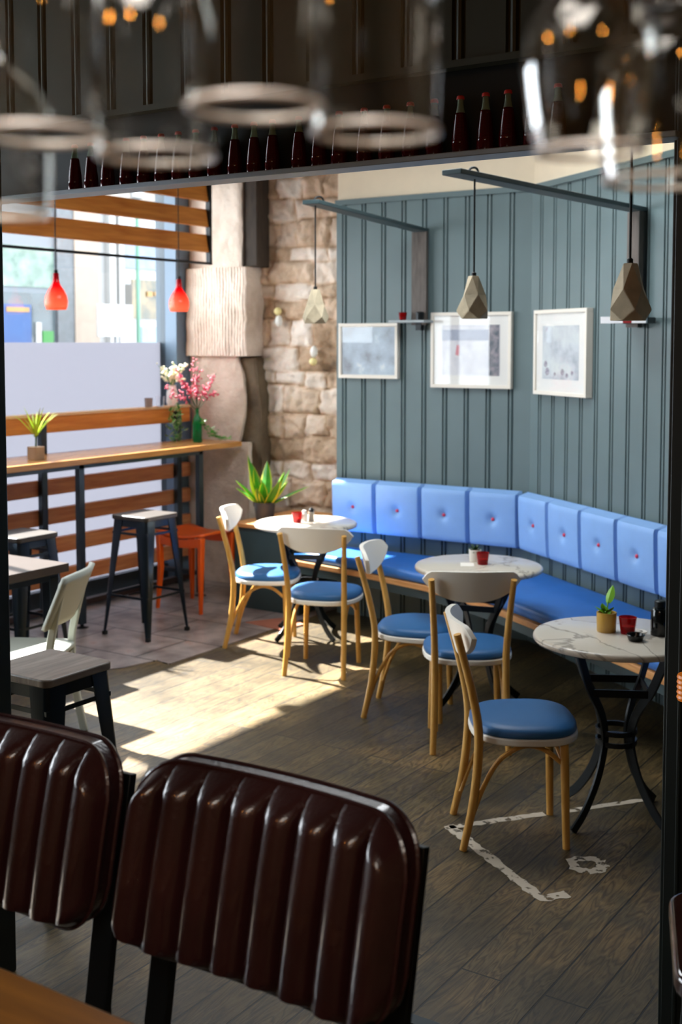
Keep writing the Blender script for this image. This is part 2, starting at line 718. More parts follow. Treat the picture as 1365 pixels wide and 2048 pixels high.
# worn white painted lines
def m_paint():
    m, nt, b, N, L = nodes('worn_white_paint')
    out = nt.nodes['Material Output']
    tc = N('ShaderNodeTexCoord')
    n = N('ShaderNodeTexNoise')
    n.inputs['Scale'].default_value = 28
    n.inputs['Detail'].default_value = 5
    L(tc.outputs['Object'], n.inputs['Vector'])
    r = ramp(nt, [(0.36, '#000000'), (0.45, '#ffffff')])
    L(n.outputs['Fac'], r.inputs[0])
    b.inputs['Base Color'].default_value = hexc('#b9ad9a')
    b.inputs['Roughness'].default_value = 0.7
    t = N('ShaderNodeBsdfTransparent')
    mx = N('ShaderNodeMixShader')
    L(r.outputs[0], mx.inputs[0])
    L(t.outputs[0], mx.inputs[1])
    L(b.outputs[0], mx.inputs[2])
    L(mx.outputs[0], out.inputs[0])
    return m


PAINT = m_paint()


def pline(pts, wd):
    mb = MB()
    P = []
    for a, c in zip(pts, pts[1:]):
        a, c = Vector(a), Vector(c)
        k = max(2, int((c-a).length/0.02))
        P += [a+(c-a)*i/k for i in range(k)]
    P.append(Vector(pts[-1]))
    vs = []
    for i, p in enumerate(P):
        t = (P[min(i+1, len(P)-1)]-P[max(i-1, 0)]).normalized()
        nn_ = Vector((-t.y, t.x))
        w1 = wd/2*(1+random.uniform(-.25, .2))
        w2 = wd/2*(1+random.uniform(-.25, .2))
        vs += [(p.x+nn_.x*w1, p.y+nn_.y*w1, 0.0015), (p.x-nn_.x*w2, p.y-nn_.y*w2, 0.0015)]
    mb.add(vs, [(2*i, 2*i+1, 2*i+3, 2*i+2) for i in range(len(P)-1)])
    return mb.build('painted_line', PAINT, fl, smooth=False)


pline([(-2.165, 4.073), (-1.908, 4.403)], 0.042)
pline([(-1.85, 4.47), (-1.60, 4.80)], 0.033)
pline([(-2.175, 4.085), (-1.613, 3.709), (-1.553, 3.79)], 0.048)
ring = MB()
vs = []
for i in range(25):
    a = 2*PI*i/24
    r1, r2 = 0.035+random.uniform(-.006, .006), 0.075+random.uniform(-.012, .01)
    vs += [(-1.585+r1*math.cos(a), 4.05+r1*math.sin(a), 0.0015), (-1.585+r2*math.cos(a), 4.05+r2*math.sin(a), 0.0015)]
ring.add(vs, [(2*i, 2*i+1, 2*i+3, 2*i+2) for i in range(24)])
ring.build('painted_ring', PAINT, fl, smooth=False)

# ------------------------------------------------------------------ shell
struct(MB().box(-6.7, 1.5, -2.1, 8.1, 3.5, 3.6).build('ceiling', mat('dark_ceiling', '#5d5a50', rough=0.9), smooth=False))
# left (window) wall: solid below the camera side, pier beyond
wl = MB().box(-6.75, -6.5, -2.0, 0.2, 0, 3.5)
wl.box(-6.75, -6.5, 2.7, 3.0, 0, 3.5)
wl.box(-6.75, -6.5, 0.2, 2.7, 0, 0.7)
wl.box(-6.75, -6.5, 0.2, 2.7, 3.1, 3.5)
struct(wl.build('wall_left', mat('grey_plaster', '#6b6c68', rough=0.9), smooth=False))
struct(MB().box(-6.75, -6.3, 3.0, 7.36, 3.3, 3.5).build('trim_1', TEALD, smooth=False))
struct(MB().box(1.3, 1.5, -2.0, 4.2, 0, 3.5).build('wall_right', mat('bar_wall', '#6f5d3e', rough=0.8), smooth=False))
struct(MB().box(-6.75, 1.5, -2.2, -2.0, 0, 3.5).build('wall_rear', MATS['bar_wall'], smooth=False))


def board_wall(name, length, z0, z1, m, pitch=0.158, first=0.03, thick=0.02):
    """vertical boards with a beaded double groove; local x along wall, face towards -y"""
    prof = []
    x = 0.0
    prof.append((0, 0))
    x = first
    while x < length-0.05:
        for (dx, dy) in ((0, 0), (0.001, 0.014), (0.011, 0.014), (0.013, 0.0005), (0.020, -0.002), (0.027, 0.0005), (0.029, 0.014), (0.039, 0.014), (0.040, 0)):
            prof.append((x+dx, dy))
        x += pitch
    prof.append((length, 0))
    prof += [(length, thick+0.02), (0, thick+0.02)]
    mb = MB().prism(prof, z0, z1)
    o = mb.build(name, m, smooth=False)
    return o


W1 = struct(board_wall('wall_back', 1.465, 0, 2.84, TEAL, first=0.045))
W1.location = (-4.615, 6.97, 0)
o = MB().box(-4.615, -3.15, 6.95, 7.45, 2.84, 2.875).build('cap_rail', TEAL, W1, smooth=False)
o.location = (4.615, -6.97, 0)
struct(MB().box(-4.615, -3.1, 6.985, 7.6, 2.87, 3.5).build('wall_cream_band', CREAM, smooth=False, bevel=0.004))
struct(MB().box(-4.614, -3.15, 7.011, 7.45, 0, 2.84).build('wall_stud_end', TEAL, smooth=False))
A2 = math.radians(-36.87)
W2 = struct(board_wall('wall_angled', 5.6, 0, 2.84, TEAL, pitch=0.162, first=0.10))
W2.location = (-3.15, 6.97, 0)
W2.rotation_euler = (0, 0, A2)
MB().box(0, 5.6, -0.02, 0.05, 2.84, 2.875).build('cap_rail', TEAL, W2, smooth=False)
o = struct(MB().box(0, 5.6, 0.012, 0.3, 2.87, 3.5).build('wall_cream_angled', CREAM, smooth=False))
o.location = (-3.15, 6.97, 0)
o.rotation_euler = (0, 0, A2)


# stone back wall: coursed rubble with real relief
def stone_wall(name, x0, x1, z0, z1, y, m, course, relief, seed, step=0.018, rough=0.02):
    rnd = random.Random(seed)
    rows = []
    z = z0
    while z < z1:
        h = course*rnd.uniform(0.6, 1.35)
        cells = []
        x = x0-rnd.uniform(0, 0.3)
        while x < x1:
            wd = course*rnd.uniform(0.9, 2.6)
            cells.append((x, x+wd, rnd.uniform(-1, 1), rnd.random()))
            x += wd
        rows.append((z, z+h, cells))
        z += h
    nx = int((x1-x0)/step)
    nz = int((z1-z0)/step)
    vs = []
    tint = []
    for j in range(nz+1):
        for i in range(nx+1):
            px = x0+(x1-x0)*i/nx
            pz = z0+(z1-z0)*j/nz
            wx = px+0.05*noise.noise(Vector((px*5, pz*5, seed)))
            wz = pz+0.05*noise.noise(Vector((px*3, pz*6, seed+9)))
            d, t = 0, 0.0
            for (a, b_, cells) in rows:
                if a <= wz < b_:
                    for (c, e, q, tt) in cells:
                        if c <= wx < e:
                            edge = min(wx-c, e-wx, wz-a, b_-wz)
                            k = min(1, max(0, edge/0.028))
                            d = (k**0.5)*relief*(0.75+0.35*q)
                            t = tt*min(1, edge/0.014)
                            break
                    break
            d += rough*noise.fractal(Vector((px*9, pz*9, seed)), 0.8, 2.0, 5)
            vs.append((px, y-d, pz))
            tint.append(t)
    mb = MB()
    fs = []
    for j in range(nz):
        for i in range(nx):
            a = j*(nx+1)+i
            fs.append((a, a+1, a+nx+2, a+nx+1))
    mb.add(vs, fs)
    # closed box behind the relief
    o_ = mb.build(name, m, sharp=60)
    at = o_.data.attributes.new('tint', 'FLOAT', 'POINT')
    at.data.foreach_set('value', tint)
    return o_


struct(stone_wall('wall_stone', -6.0, -4.5, 0, 3.5, 7.58, STONEW, 0.17, 0.038, 3, step=0.015, rough=0.028))
struct(MB().box(-6.5, -4.4, 7.59, 7.8, 0, 3.5).build('wall_stone_core', STONEW, smooth=False))


# ------------------------------------------------------------------ dressed stone pier beside the window
def stone_block(name, x0, x1, y0, y1, z0, z1, seed, grooves=False, bulge=0.0):
    mb = MB()
    nx, ny, nz = 26, 12, max(4, int((z1-z0)/0.03))
    r = 0.018

    def P(x, y, z):
        q = Vector((x*7, y*7, z*7+seed))
        d = noise.fractal(q, 0.9, 2.0, 4)*0.012
        return d
    # front face (-y)

    def fr(u, v):
        x = x0+(x1-x0)*u
        z = z0+(z1-z0)*v
        ex = 0
        if bulge:
            x = x0+(x1-bulge*(1-math.sin(PI*min(1, max(0, v*1.05))))-x0)*u
        y = y0-P(x, y0, z)
        if grooves:
            y += 0.006*(0.5+0.5*math.sin(x*2*PI/0.028))
        e = min(u, 1-u)*(x1-x0)
        if e < r:
            y += (r-e)*0.6
        return (x, y, z)
    mb.grid(nx*7 if grooves else nx, nz, fr)

    def sd(u, v):
        y = y0+(y1-y0)*u
        z = z0+(z1-z0)*v
        x = x1
        if bulge:
            x = x1-bulge*(1-math.sin(PI*min(1, max(0, v*1.05))))
        return (x-P(x1, y, z)*0.8-(0.01 if u > 0 else 0), y+(0.01 if u == 0 else 0), z)
    mb.grid(ny, nz, sd)
    mb.add([(x0, y0+.01, z1), (x1, y0+.01, z1), (x1, y1, z1), (x0, y1, z1)], [(0, 1, 2, 3)])
    mb.add([(x0, y0+.01, z0), (x1, y0+.01, z0), (x1, y1, z0), (x0, y1, z0)], [(3, 2, 1, 0)])
    return mb


PY = 7.34
pier = struct(stone_block('', -6.294, -5.69, PY, 7.56, 0.0, 1.125, 1.0).build('pillar_stone_base', STONEP, sharp=50))
stone_block('', -6.294, -5.74, PY+.03, 7.56, 1.125, 1.795, 5.0, bulge=0.06).build('stone_block', STONEP, pier, sharp=50)
stone_block('', -6.294, -5.685, PY-.02, 7.56, 1.795, 2.48, 9.0, grooves=True).build('stone_block', STONEP, pier, sharp=50)
stone_block('', -6.294, -5.76, PY+.03, 7.56, 2.48, 3.5, 13.0).build('stone_block', STONEP, pier, sharp=50)

struct(MB().box(-5.76, -5.63, 7.40, 7.56, 2.48, 3.5).build('trim_4', mat('dark_brown_strip', '#3b3026', rough=0.8, var=0.3, vscale=8, stretch=(4, 4, 1)), bevel=0.01))  # dark brown upright strip between the pier and the rubble wall
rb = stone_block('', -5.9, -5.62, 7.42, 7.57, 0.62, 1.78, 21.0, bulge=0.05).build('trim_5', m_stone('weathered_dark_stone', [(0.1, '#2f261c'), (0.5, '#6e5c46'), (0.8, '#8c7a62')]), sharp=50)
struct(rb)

# ------------------------------------------------------------------ window
win = thing('window_1', '', '')
del win['label'], win['category']
win['kind'] = 'structure'
GX = -6.46
WF = mat('window_frame_paint', '#33414c', rough=0.4)
f = MB()
f.box(GX-.05, GX+.05, 3.0, 7.33, 0, 0.13)
f.box(GX-.05, GX+.05, 3.0, 7.33, 3.2, 3.3)
for yy in (3.03, 7.27):
    f.box(GX-.05, GX+.05, yy-.05, yy+.06, 0.13, 3.2)
for k, yy in enumerate((4.45,)):
    f.box(GX-.03, GX+.03, yy-.03, yy+.03, 0.13, 3.2)
f.build('window_frame', WF, win, smooth=False, bevel=0.004)
MB().box(-6.42, -6.295, PY-0.12, 7.55, 0, 3.5).build('window_jamb', mat('blue_jamb', '#5d7184', rough=0.5), win, bevel=0.004)
MB().box(GX-.012, GX-.006, 3.08, 7.22, 0.13, 1.9).build('frosted_pane', FROST, win, smooth=False)
MB().box(GX-.004, GX+.002, 3.08, 7.22, 1.9, 3.2).build('clear_pane', GLASS, win, smooth=False)

w2_ = thing('window_added', '', '')  # second window out of view, added to bring in more daylight
del w2_['label'], w2_['category']
w2_['kind'] = 'structure'
f = MB()
f.box(-6.62, -6.54, 0.2, 2.7, 0.7, 0.78)
f.box(-6.62, -6.54, 0.2, 2.7, 3.02, 3.1)
for yy in (0.2, 1.41, 2.62):
    f.box(-6.62, -6.54, yy, yy+.08, 0.78, 3.02)
f.build('window_frame', WF, w2_, smooth=False, bevel=0.004)
MB().grid(1, 1, lambda u, v: (-6.58, 0.24+2.42*u, 0.75+2.3*v)).build('clear_pane', GLASS, w2_, smooth=False)

# ------------------------------------------------------------------ opening frame between bar and room
postl = struct(MB().box(-3.1, -2.752, 2.25, 2.4, 0, 3.5).build('trim_2', BLACK, bevel=0.006))
pr = MB().box(-0.922, -0.5, 2.84, 3.0, 0, 3.5)
pr.box(-0.907, -0.5, 2.815, 2.84, 0, 3.5)
pr.box(-0.877, -0.867, 2.805, 2.816, 0, 3.5)
pr.box(-0.852, -0.5, 2.80, 2.816, 0, 3.5)
struct(pr.build('trim_3', BLACK, bevel=0.003))
struct(MB().box(-0.5, 1.3, 2.8, 3.0, 0, 3.5).build('wall_partition', BLACK, smooth=False))
up = struct(board_wall('wall_bulkhead', 3.3, 2.605, 3.5, PANELD, pitch=0.152, first=0.04))
up.location = (-3.35, 2.78, 0)
MB().box(0, 3.3, -0.012, 0.02, 2.602, 2.62).build('lower_bead', PANELD, up, smooth=False)
struct(MB().box(-3.6, -0.5, 2.8705, 2.90, 2.385, 3.5).build('wall_niche_back', mat('niche_paint', '#10181a', rough=0.6), smooth=False))
sh = MB().box(-3.6, -0.9, 2.785, 2.87, 2.377, 2.392)
tag(sh.build('bottle_shelf', mat('shelf_paint', '#8b98a3', rough=0.4), bevel=0.002, seg=1), 'long painted header shelf carrying the row of cola bottles', 'shelf')

# bottles: dark liquid in ribbed glass, red cap
COLA = mat('cola_liquid', '#4a0a10', rough=0.1, trans=0.3, ior=1.33, spec=0.8)
BG = mat('pale_green_glass', '#9db8a4', rough=0.06, trans=0.6, ior=1.2)
CAP = mat('red_cap', '#b32a22', rough=0.4)
prof = [(0, 0), (0.0165, 0), (0.019, 0.003), (0.0192, 0.022), (0.0182, 0.028)]
z = 0.03
while z < 0.10:
    r = 0.0188-0.0075*((z-0.03)/0.075)**1.2
    prof += [(r, z), (r-0.0006, z+0.0015)]
    z += 0.003
prof = [(r*1.24, z) for (r, z) in prof]
body = prof + [(0.0125, 0.104), (0, 0.104)]
neck = [(0.0125, 0.1035), (0.0105, 0.113), (0.0082, 0.126), (0.0080, 0.139), (0.0, 0.139)]
bt = thing('cola_bottle', 'small cola bottle with red cap, leftmost of the bottle row', 'bottle', (-2.936, 2.85, 2.445), 0, 'cola bottles on the header shelf')
MB().lathe(body, 20).build('bottle_body', COLA, bt)
MB().lathe(neck, 16).build('bottle_neck', BG, bt)
MB().lathe([(0, .1385), (0.0105, .1385), (0.0108, .1405), (0.0098, .1465), (0.007, .149), (0, .1495)], 16).build('cap', CAP, bt)
bxs = [-2.936, -2.863, -2.789, -2.706, -2.631, -2.557, -2.487, -2.417, -2.344, -2.265, -2.193, -2.125, -2.03, -1.96, -1.891, -1.807, -1.734, -1.659, -1.585, -1.506, -1.432, -1.368, -1.30, -1.23]
bl = []
for i, x in enumerate(bxs):
    lab = 'small dark cola bottle with red cap in the row on the header shelf'
    if i == 0:
        lab = bt['label']
    o = bt if i == 0 else copy_tree(bt)
    o.location = (x*0.985+0.0*i, 2.826, 2.392)
    o['label'] = lab
    bl.append(o)
bl[19]['label'] = 'red capped cola bottle standing leftmost of the three clear of the wine glasses'
bl[20]['label'] = 'red capped cola bottle in the middle of the three clear of the wine glasses'
bl[21]['label'] = 'red capped cola bottle standing rightmost of the three clear of the wine glasses'

# ------------------------------------------------------------------ banquette
ban = thing('banquette', 'blue upholstered corner banquette with red buttons along the panelled wall', 'bench', (-3.15, 6.97, 0))
bo = Vector((3.15, -6.97, 0))
front = [(-4.74, 6.60), (-4.2, 6.50), (-3.55, 6.33), (-3.2, 6.17), (-2.92, 6.01), (-2.3, 5.60), (-1.70, 5.17), (-0.75, 4.50), (0.2, 3.82)]


def off(pts, d):
    out = []
    for i, p in enumerate(pts):
        a = Vector(pts[max(i-1, 0)])
        b_ = Vector(pts[min(i+1, len(pts)-1)])
        t = (b_-a).normalized()
        out.append((p[0]-t.y*d, p[1]+t.x*d))
    return out


backl = [(0.62, 4.13), (-3.15, 6.955), (-4.72, 6.955)]


def poly(d):
    return [(x+3.15, y-6.97) for (x, y) in off(front, d)+backl]


MB().prism(poly(0.0), 0.385, 0.418).build('wood_edge', EDGEW, ban, smooth=False, bevel=0.003)
MB().prism(poly(0.03), 0.325, 0.385).build('seat_frame', TEALD, ban, smooth=False)
cu = MB()
cu.prism(poly(0.012), 0.418, 0.485)
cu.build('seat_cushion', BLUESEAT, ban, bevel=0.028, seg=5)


def pad(wd, h, th, m=BLUE, nu=22, nv=22):
    """pillow panel: local x 0..wd, z 0..h, front to -y"""
    def fn(u, v):
        du = min(u, 1-u)*wd
        dv = min(v, 1-v)*h
        k = 1.0
        for d, rr in ((du, 0.02), (dv, 0.028)):
            if d < rr:
                k *= math.sqrt(max(0.0, 1-((rr-d)/rr)**2))*0.9+0.1
        puff = 0.012*(math.sin(PI*u)*math.sin(PI*v))**0.5
        dx, dz = (u-0.5)*wd, (v-0.5)*h
        rad = math.hypot(dx, dz)
        dim = 0.022*math.exp(-(rad/0.028)**2)+0.006*math.exp(-(rad/0.09)**2)
        return (u*wd, -(th*k+puff-dim), v*h)
    mb = MB().grid(nu, nv, fn)
    mb.add([(0, 0, 0), (wd, 0, 0), (wd, 0, h), (0, 0, h)], [(3, 2, 1, 0)])
    mb.add([(0, 0, 0), (wd, 0, 0), (wd, -th*.1, 0), (0, -th*.1, 0)], [(0, 1, 2, 3)])
    return mb


def add_pad(x, y, ang, wd, tilt=0.04):
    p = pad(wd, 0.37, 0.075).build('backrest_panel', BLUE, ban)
    p.location = (x+3.15, y-6.97, 0.592)
    p.rotation_euler = (tilt, 0, ang)
    bt_ = MB().lathe([(0, 0.010), (0.006, 0.009), (0.010, 0.005), (0.0115, 0)], 14).build('button', REDB, p)
    bt_.location = (wd/2, -0.066, 0.185)
    bt_.rotation_euler = (PI/2, 0, 0)
    return p


for k in range(4):
    add_pad(-4.60+0.3545*k, 6.955, 0, 0.352)
for k in range(8):
    s = 0.030+0.373*k
    wd = 0.369
    nx_, ny_ = -0.6, -0.8
    add_pad(-3.15+0.8*s+nx_*0.015, 6.97-0.6*s+ny_*0.015, A2, wd)

# low corner box with wooden top
bx = thing('corner_box', 'low slate box bench with pale wooden top beside the stone pier', 'box', (-5.0, 6.7, 0))
MB().box(-0.33, 0.235, 0.02, 0.76, 0, 0.585).build('box_body', TEALD, bx, smooth=False, bevel=0.003)
MB().box(-0.345, 0.24, 0, 0.78, 0.585, 0.615).build('wooden_top', EDGEW, bx, smooth=False, bevel=0.003)


# ------------------------------------------------------------------ cafe chairs
def cafe_chair(label, loc, rz, group):
    """faces local +y; rear posts carry the curved backrest"""
    t = thing('cafe_chair', label, 'chair', loc, rz, group)
    # seat outline: rounded, wider at front
    def outline(sc, n=40):
        pts = []
        for i in range(n):
            a = 2*PI*i/n
            c, s = math.cos(a), math.sin(a)
            x = 0.212*math.copysign(abs(c)**0.72, c)
            y = 0.205*math.copysign(abs(s)**0.78, s)
            x *= (1+0.06*s)
            pts.append((x*sc, y*sc+0.01))
        return pts
    MB().prism(outline(1.0), 0.405, 0.432).build('seat_ring', WHITEP, t, bevel=0.006, seg=3)
    o1 = outline(1.0)
    cu_ = MB()
    rings = [(0.96, 0.432), (0.985, 0.440), (0.975, 0.455), (0.93, 0.466), (0.80, 0.474), (0.5, 0.479), (0.2, 0.480)]
    vs = []
    fs = []
    n = 40
    for (s, z) in rings:
        vs += [(x, y, z) for (x, y) in outline(s)]
    for j in range(len(rings)-1):
        for i in range(n):
            fs.append((j*n+i, j*n+(i+1) % n, (j+1)*n+(i+1) % n, (j+1)*n+i))
    fs.append(list(range((len(rings)-1)*n, len(rings)*n)))
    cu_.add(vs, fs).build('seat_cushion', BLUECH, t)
    # rear posts
    for s in (-1, 1):
        path = smooth_path([(0.175*s, -0.235, 0), (0.168*s, -0.195, 0.2), (0.165*s, -0.178, 0.42), (0.172*s, -0.205, 0.6), (0.188*s, -0.265, 0.825)], 6)
        MB().tube(path, 0.0165, 12, scales=[0.88+0.16*math.sin(PI*min(1, i/(len(path)-1)*1.1)) for i in range(len(path))]).build('rear_leg', BEECH, t)
        path = smooth_path([(0.165*s, 0.155, 0), (0.16*s, 0.15, 0.2), (0.152*s, 0.145, 0.41)], 5)
        MB().tube(path, 0.0165, 12, scales=[0.86+0.02*i for i in range(len(path))]).build('front_leg', BEECH, t)
        # bentwood arch: low on the rear leg, up under the seat, down to the front leg
        path = smooth_path([(0.160*s, -0.208, 0.10), (0.158*s, -0.165, 0.22), (0.154*s, -0.10, 0.335), (0.150*s, -0.01, 0.388), (0.150*s, 0.07, 0.375), (0.15*s, 0.135, 0.325)], 6)
        MB().tube(path, 0.0095, 10).build('arch_brace', BEECH, t)
    # cross brace under the seat front
    path = smooth_path([(-0.15, 0.14, 0.33), (-0.07, 0.12, 0.385), (0, 0.115, 0.395), (0.07, 0.12, 0.385), (0.15, 0.14, 0.33)], 5)
    MB().tube(path, 0.0085, 8).build('arch_brace', BEECH, t)
    # backrest: shield shaped plywood, curved around the sitter
    bk = MB()
    nu, nv = 24, 8

    def surf(u, v, side):
        x = (u-0.5)*2
        half = 0.225
        zt = 0.862-0.010*abs(x)**3-0.03*max(0, abs(x)-0.85)**2/0.0225*0.9
        zb = 0.715+0.085*abs(x)**2.6
        z = zb+(zt-zb)*v
        if abs(x) > 0.82:
            q = (abs(x)-0.82)/0.18
            mid = 0.815
            z = mid+(z-mid)*math.sqrt(max(0.02, 1-q*q))
        yc = -0.262-(z-0.8)*0.28+0.075*(1-math.cos(x*1.15))*1.35
        th = 0.010
        return (x*half, yc+(th if side else -th), z)
    bk.grid(nu, nv, lambda u, v: surf(u, v, 0))
    bk.grid(nu, nv, lambda u, v: surf(u, v, 1), flip=True)
    # rim
    def rim(pts0, pts1):
        vs = pts0+pts1
        n_ = len(pts0)
        bk.add(vs, [(i, i+1, n_+i+1, n_+i) for i in range(n_-1)])
    rim([surf(i/nu, 0, 0) for i in range(nu+1)], [surf(i/nu, 0, 1) for i in range(nu+1)])
    rim([surf(i/nu, 1, 0) for i in range(nu+1)], [surf(i/nu, 1, 1) for i in range(nu+1)])
    rim([surf(0, j/nv, 0) for j in range(nv+1)], [surf(0, j/nv, 1) for j in range(nv+1)])
    rim([surf(1, j/nv, 0) for j in range(nv+1)], [surf(1, j/nv, 1) for j in range(nv+1)])
    o_ = bk.build('backrest', WHITEP, t, bevel=0.004, seg=2)
    return t


CG = 'blue seated cafe chairs around the marble tables'
# rz: local +y is the facing direction; facing angle a (from +x) -> rz = a - 90
chA = cafe_chair('white and beech cafe chair with sunlit seat, left of the far marble table', (-4.52, 6.02, 0), math.radians(27-90), CG)
dup(chA, (-3.88, 5.735, 0), math.radians(108-90), 'white backed cafe chair with its back to us at the far marble table')
dup(chA, (-3.02, 5.30, 0), math.radians(19-90), 'side-on cafe chair left of the middle marble table')
dup(chA, (-2.60, 5.06, 0), math.radians(122-90), 'white backed cafe chair with its back to us at the middle marble table')
dup(chA, (-1.925, 4.19, 0), math.radians(34-90), 'nearest cafe chair, side-on beside the white painted floor lines')


# ------------------------------------------------------------------ round marble tables
def round_table(label, loc, rz, R):
    t = thing('round_table', label, 'table', loc, rz, 'round marble cafe tables')
    pr_ = [(0, 0.715), (R-0.012, 0.715), (R-0.003, 0.719), (R, 0.726), (R-0.001, 0.735), (R-0.006, 0.741), (R-0.014, 0.744), (0, 0.745)]
    MB().lathe(pr_, 64).build('tabletop', MARBLE, t)
    for k in range(4):
        a = PI*k/2
        ca, sa = math.cos(a), math.sin(a)
        pth = [(0.235, 0.708), (0.215, 0.66), (0.165, 0.55), (0.10, 0.45), (0.072, 0.36), (0.078, 0.28), (0.12, 0.17), (0.19, 0.07), (0.262, 0.008)]
        path = smooth_path([(r*ca, r*sa, z) for (r, z) in pth], 5)
        MB().bar(path, 0.036, 0.012, up=Vector((-sa, ca, 0))).build('leg', IRON, t, bevel=0.002, seg=1)
    rg = MB()
    for zz, rr in ((0.315, 0.078), (0.36, 0.078)):
        rg.bar([(rr*math.cos(2*PI*i/20), rr*math.sin(2*PI*i/20), zz) for i in range(20)], 0.008, 0.02, closed=True)
    rg.build('ring', IRON, t)
    cb = MB()
    for k in range(4):
        a, b_ = PI*k/2, PI*(k+1)/2
        cb.bar([(0.155*math.cos(a), 0.155*math.sin(a), 0.535), (0.155*math.cos(b_), 0.155*math.sin(b_), 0.535)], 0.007, 0.03)
    cb.build('cross_bar', IRON, t)
    tp = MB().box(-0.03, 0.03, -0.2, 0.2, 0.706, 0.715)
    tp.lathe([(0, 0.704), (0.24, 0.704), (0.24, 0.7149), (0, 0.7149)], 24)
    tp.build('top_plate', IRON, t)
    return t


T1 = (-4.41, 6.30, 0)
T2 = (-2.80, 5.57, 0)
T3 = (-1.66, 4.53, 0)
rt = round_table('round white marble table farthest away by the stone wall', T1, math.radians(-12), 0.333)
t2_ = dup(rt, T2, math.radians(-29), 'middle round marble table, white pot and red candle on it')
t3_ = dup(rt, T3, math.radians(-17), 'nearest round marble table with the yellow plant pot')


# ------------------------------------------------------------------ tolix style stools
def metal_stool(label, loc, rz, group, h=0.79, seatm=None):
    t = thing('bar_stool', label, 'stool', loc, rz, group)
    MB().prism(rrect(0.315, 0.315, 0.03), h-0.028, h).build('seat', seatm or GREYW, t, bevel=0.005)
    fr_ = MB()
    pts = rrect(0.285, 0.285, 0.03)
    fr_.prism(pts, h-0.075, h-0.028)
    fr_.build('seat_frame', GUN, t, bevel=0.004)
    for sx in (-1, 1):
        for sy in (-1, 1):
            lg = MB()
            K = 14
            rows = []
            for i in range(K+1):
                q = i/K
                z = (h-0.04)*(1-q)+0.015
                e = 0.145+0.055*q
                wv = 0.060*(1-q)**0.9+0.024
                rr = min(0.018, wv*0.5)
                row = [(e-wv, e), (e-rr, e), (e-rr*0.3, e-rr*0.3), (e, e-rr), (e, e-wv), (e-0.006, e-wv), (e-0.008, e-rr-0.004), (e-rr-0.004, e-0.008), (e-wv, e-0.006)]
                rows.append([(x*sx, y*sy, z) for (x, y) in row])
            m_ = len(rows[0])
            vs = [p for r_ in rows for p in r_]
            fs = []
            for i in range(K):
                for k in range(m_):
                    fs.append((i*m_+k, i*m_+(k+1) % m_, (i+1)*m_+(k+1) % m_, (i+1)*m_+k))
            fs.append(list(range(m_)))
            fs.append([K*m_+k for k in range(m_)])
            lg.add(vs, fs)
            L_ = lg.build('leg', GUN, t, sharp=50)
            ft = MB().box(sx*0.188-0.014, sx*0.188+0.014, sy*0.188-0.014, sy*0.188+0.014, 0, 0.03)
            ft.build('rubber_foot', CORD, L_, bevel=0.004)
    for zz, e in ((0.27, 0.176), (h-0.115, 0.147)):
        br_ = MB()
        for (a, b_) in (((-e, -e), (e, -e)), ((e, -e), (e, e)), ((e, e), (-e, e)), ((-e, e), (-e, -e))):
            br_.bar([(a[0], a[1], zz), (b_[0], b_[1], zz)], 0.006, 0.016)
        br_.build('stretcher', GUN, t)
    return t


SG = 'dark metal bar stools with wooden seats'
st = metal_stool('dark metal bar stool standing alone before the window counter', (-5.325, 5.78, 0), 0, SG)
st2_ = metal_stool('', (0, 0, 0), 0, SG, seatm=m_wood('weathered_grey_wood', '#4c443c', '#7a7066', 0.4, (16, 1.6, 4)))
st2_.location = (-3.09, 2.86, 0)
st2_['label'] = ('nearest metal bar stool with weathered grey wooden seat')
dup(st, (-3.52, 2.64, 0), 0, 'metal stool mostly hidden by the dark post beside the nearest stool')
dup(st, (-5.38, 4.78, 0), 0, 'metal bar stool half hidden behind the dark post at the window counter')

# orange stool
og = thing('orange_stool', 'orange lacquered wooden stool with curved seat under the counter end', 'stool', (-5.555, 6.56, 0), math.radians(0))
MB().grid(14, 6, lambda u, v: ((u-.5)*.42, (v-.5)*.38, 0.56-0.03*math.cos((u-.5)*PI))).build('seat', ORANGE, og, solid=0.018)
for s in (-1, 1):
    ap = MB()
    vs = []
    for i in range(13):
        x = (i/12-.5)*.42
        zt = 0.545-0.03*math.cos((i/12-.5)*PI)
        zb = 0.475-0.015*math.cos((i/12-.5)*PI)
        for yy in (s*0.17, s*0.19):
            vs += [(x, yy, zt), (x, yy, zb)]
    fs = []
    for i in range(12):
        a = 4*i
        fs += [(a, a+1, a+5, a+4), (a+2, a+6, a+7, a+3), (a, a+4, a+6, a+2), (a+1, a+3, a+7, a+5)]
    fs += [(0, 2, 3, 1), (48, 49, 51, 50)]
    ap.add(vs, fs).build('apron', ORANGE, og)
    for q in (-1, 1):
        MB().bar([(q*0.195, s*0.175, 0.54), (q*0.185, s*0.17, 0.3), (q*0.20, s*0.19, 0)], 0.042, 0.036, scales=[1.1, 0.95, 0.6]).build('leg', ORANGE, og, bevel=0.006)

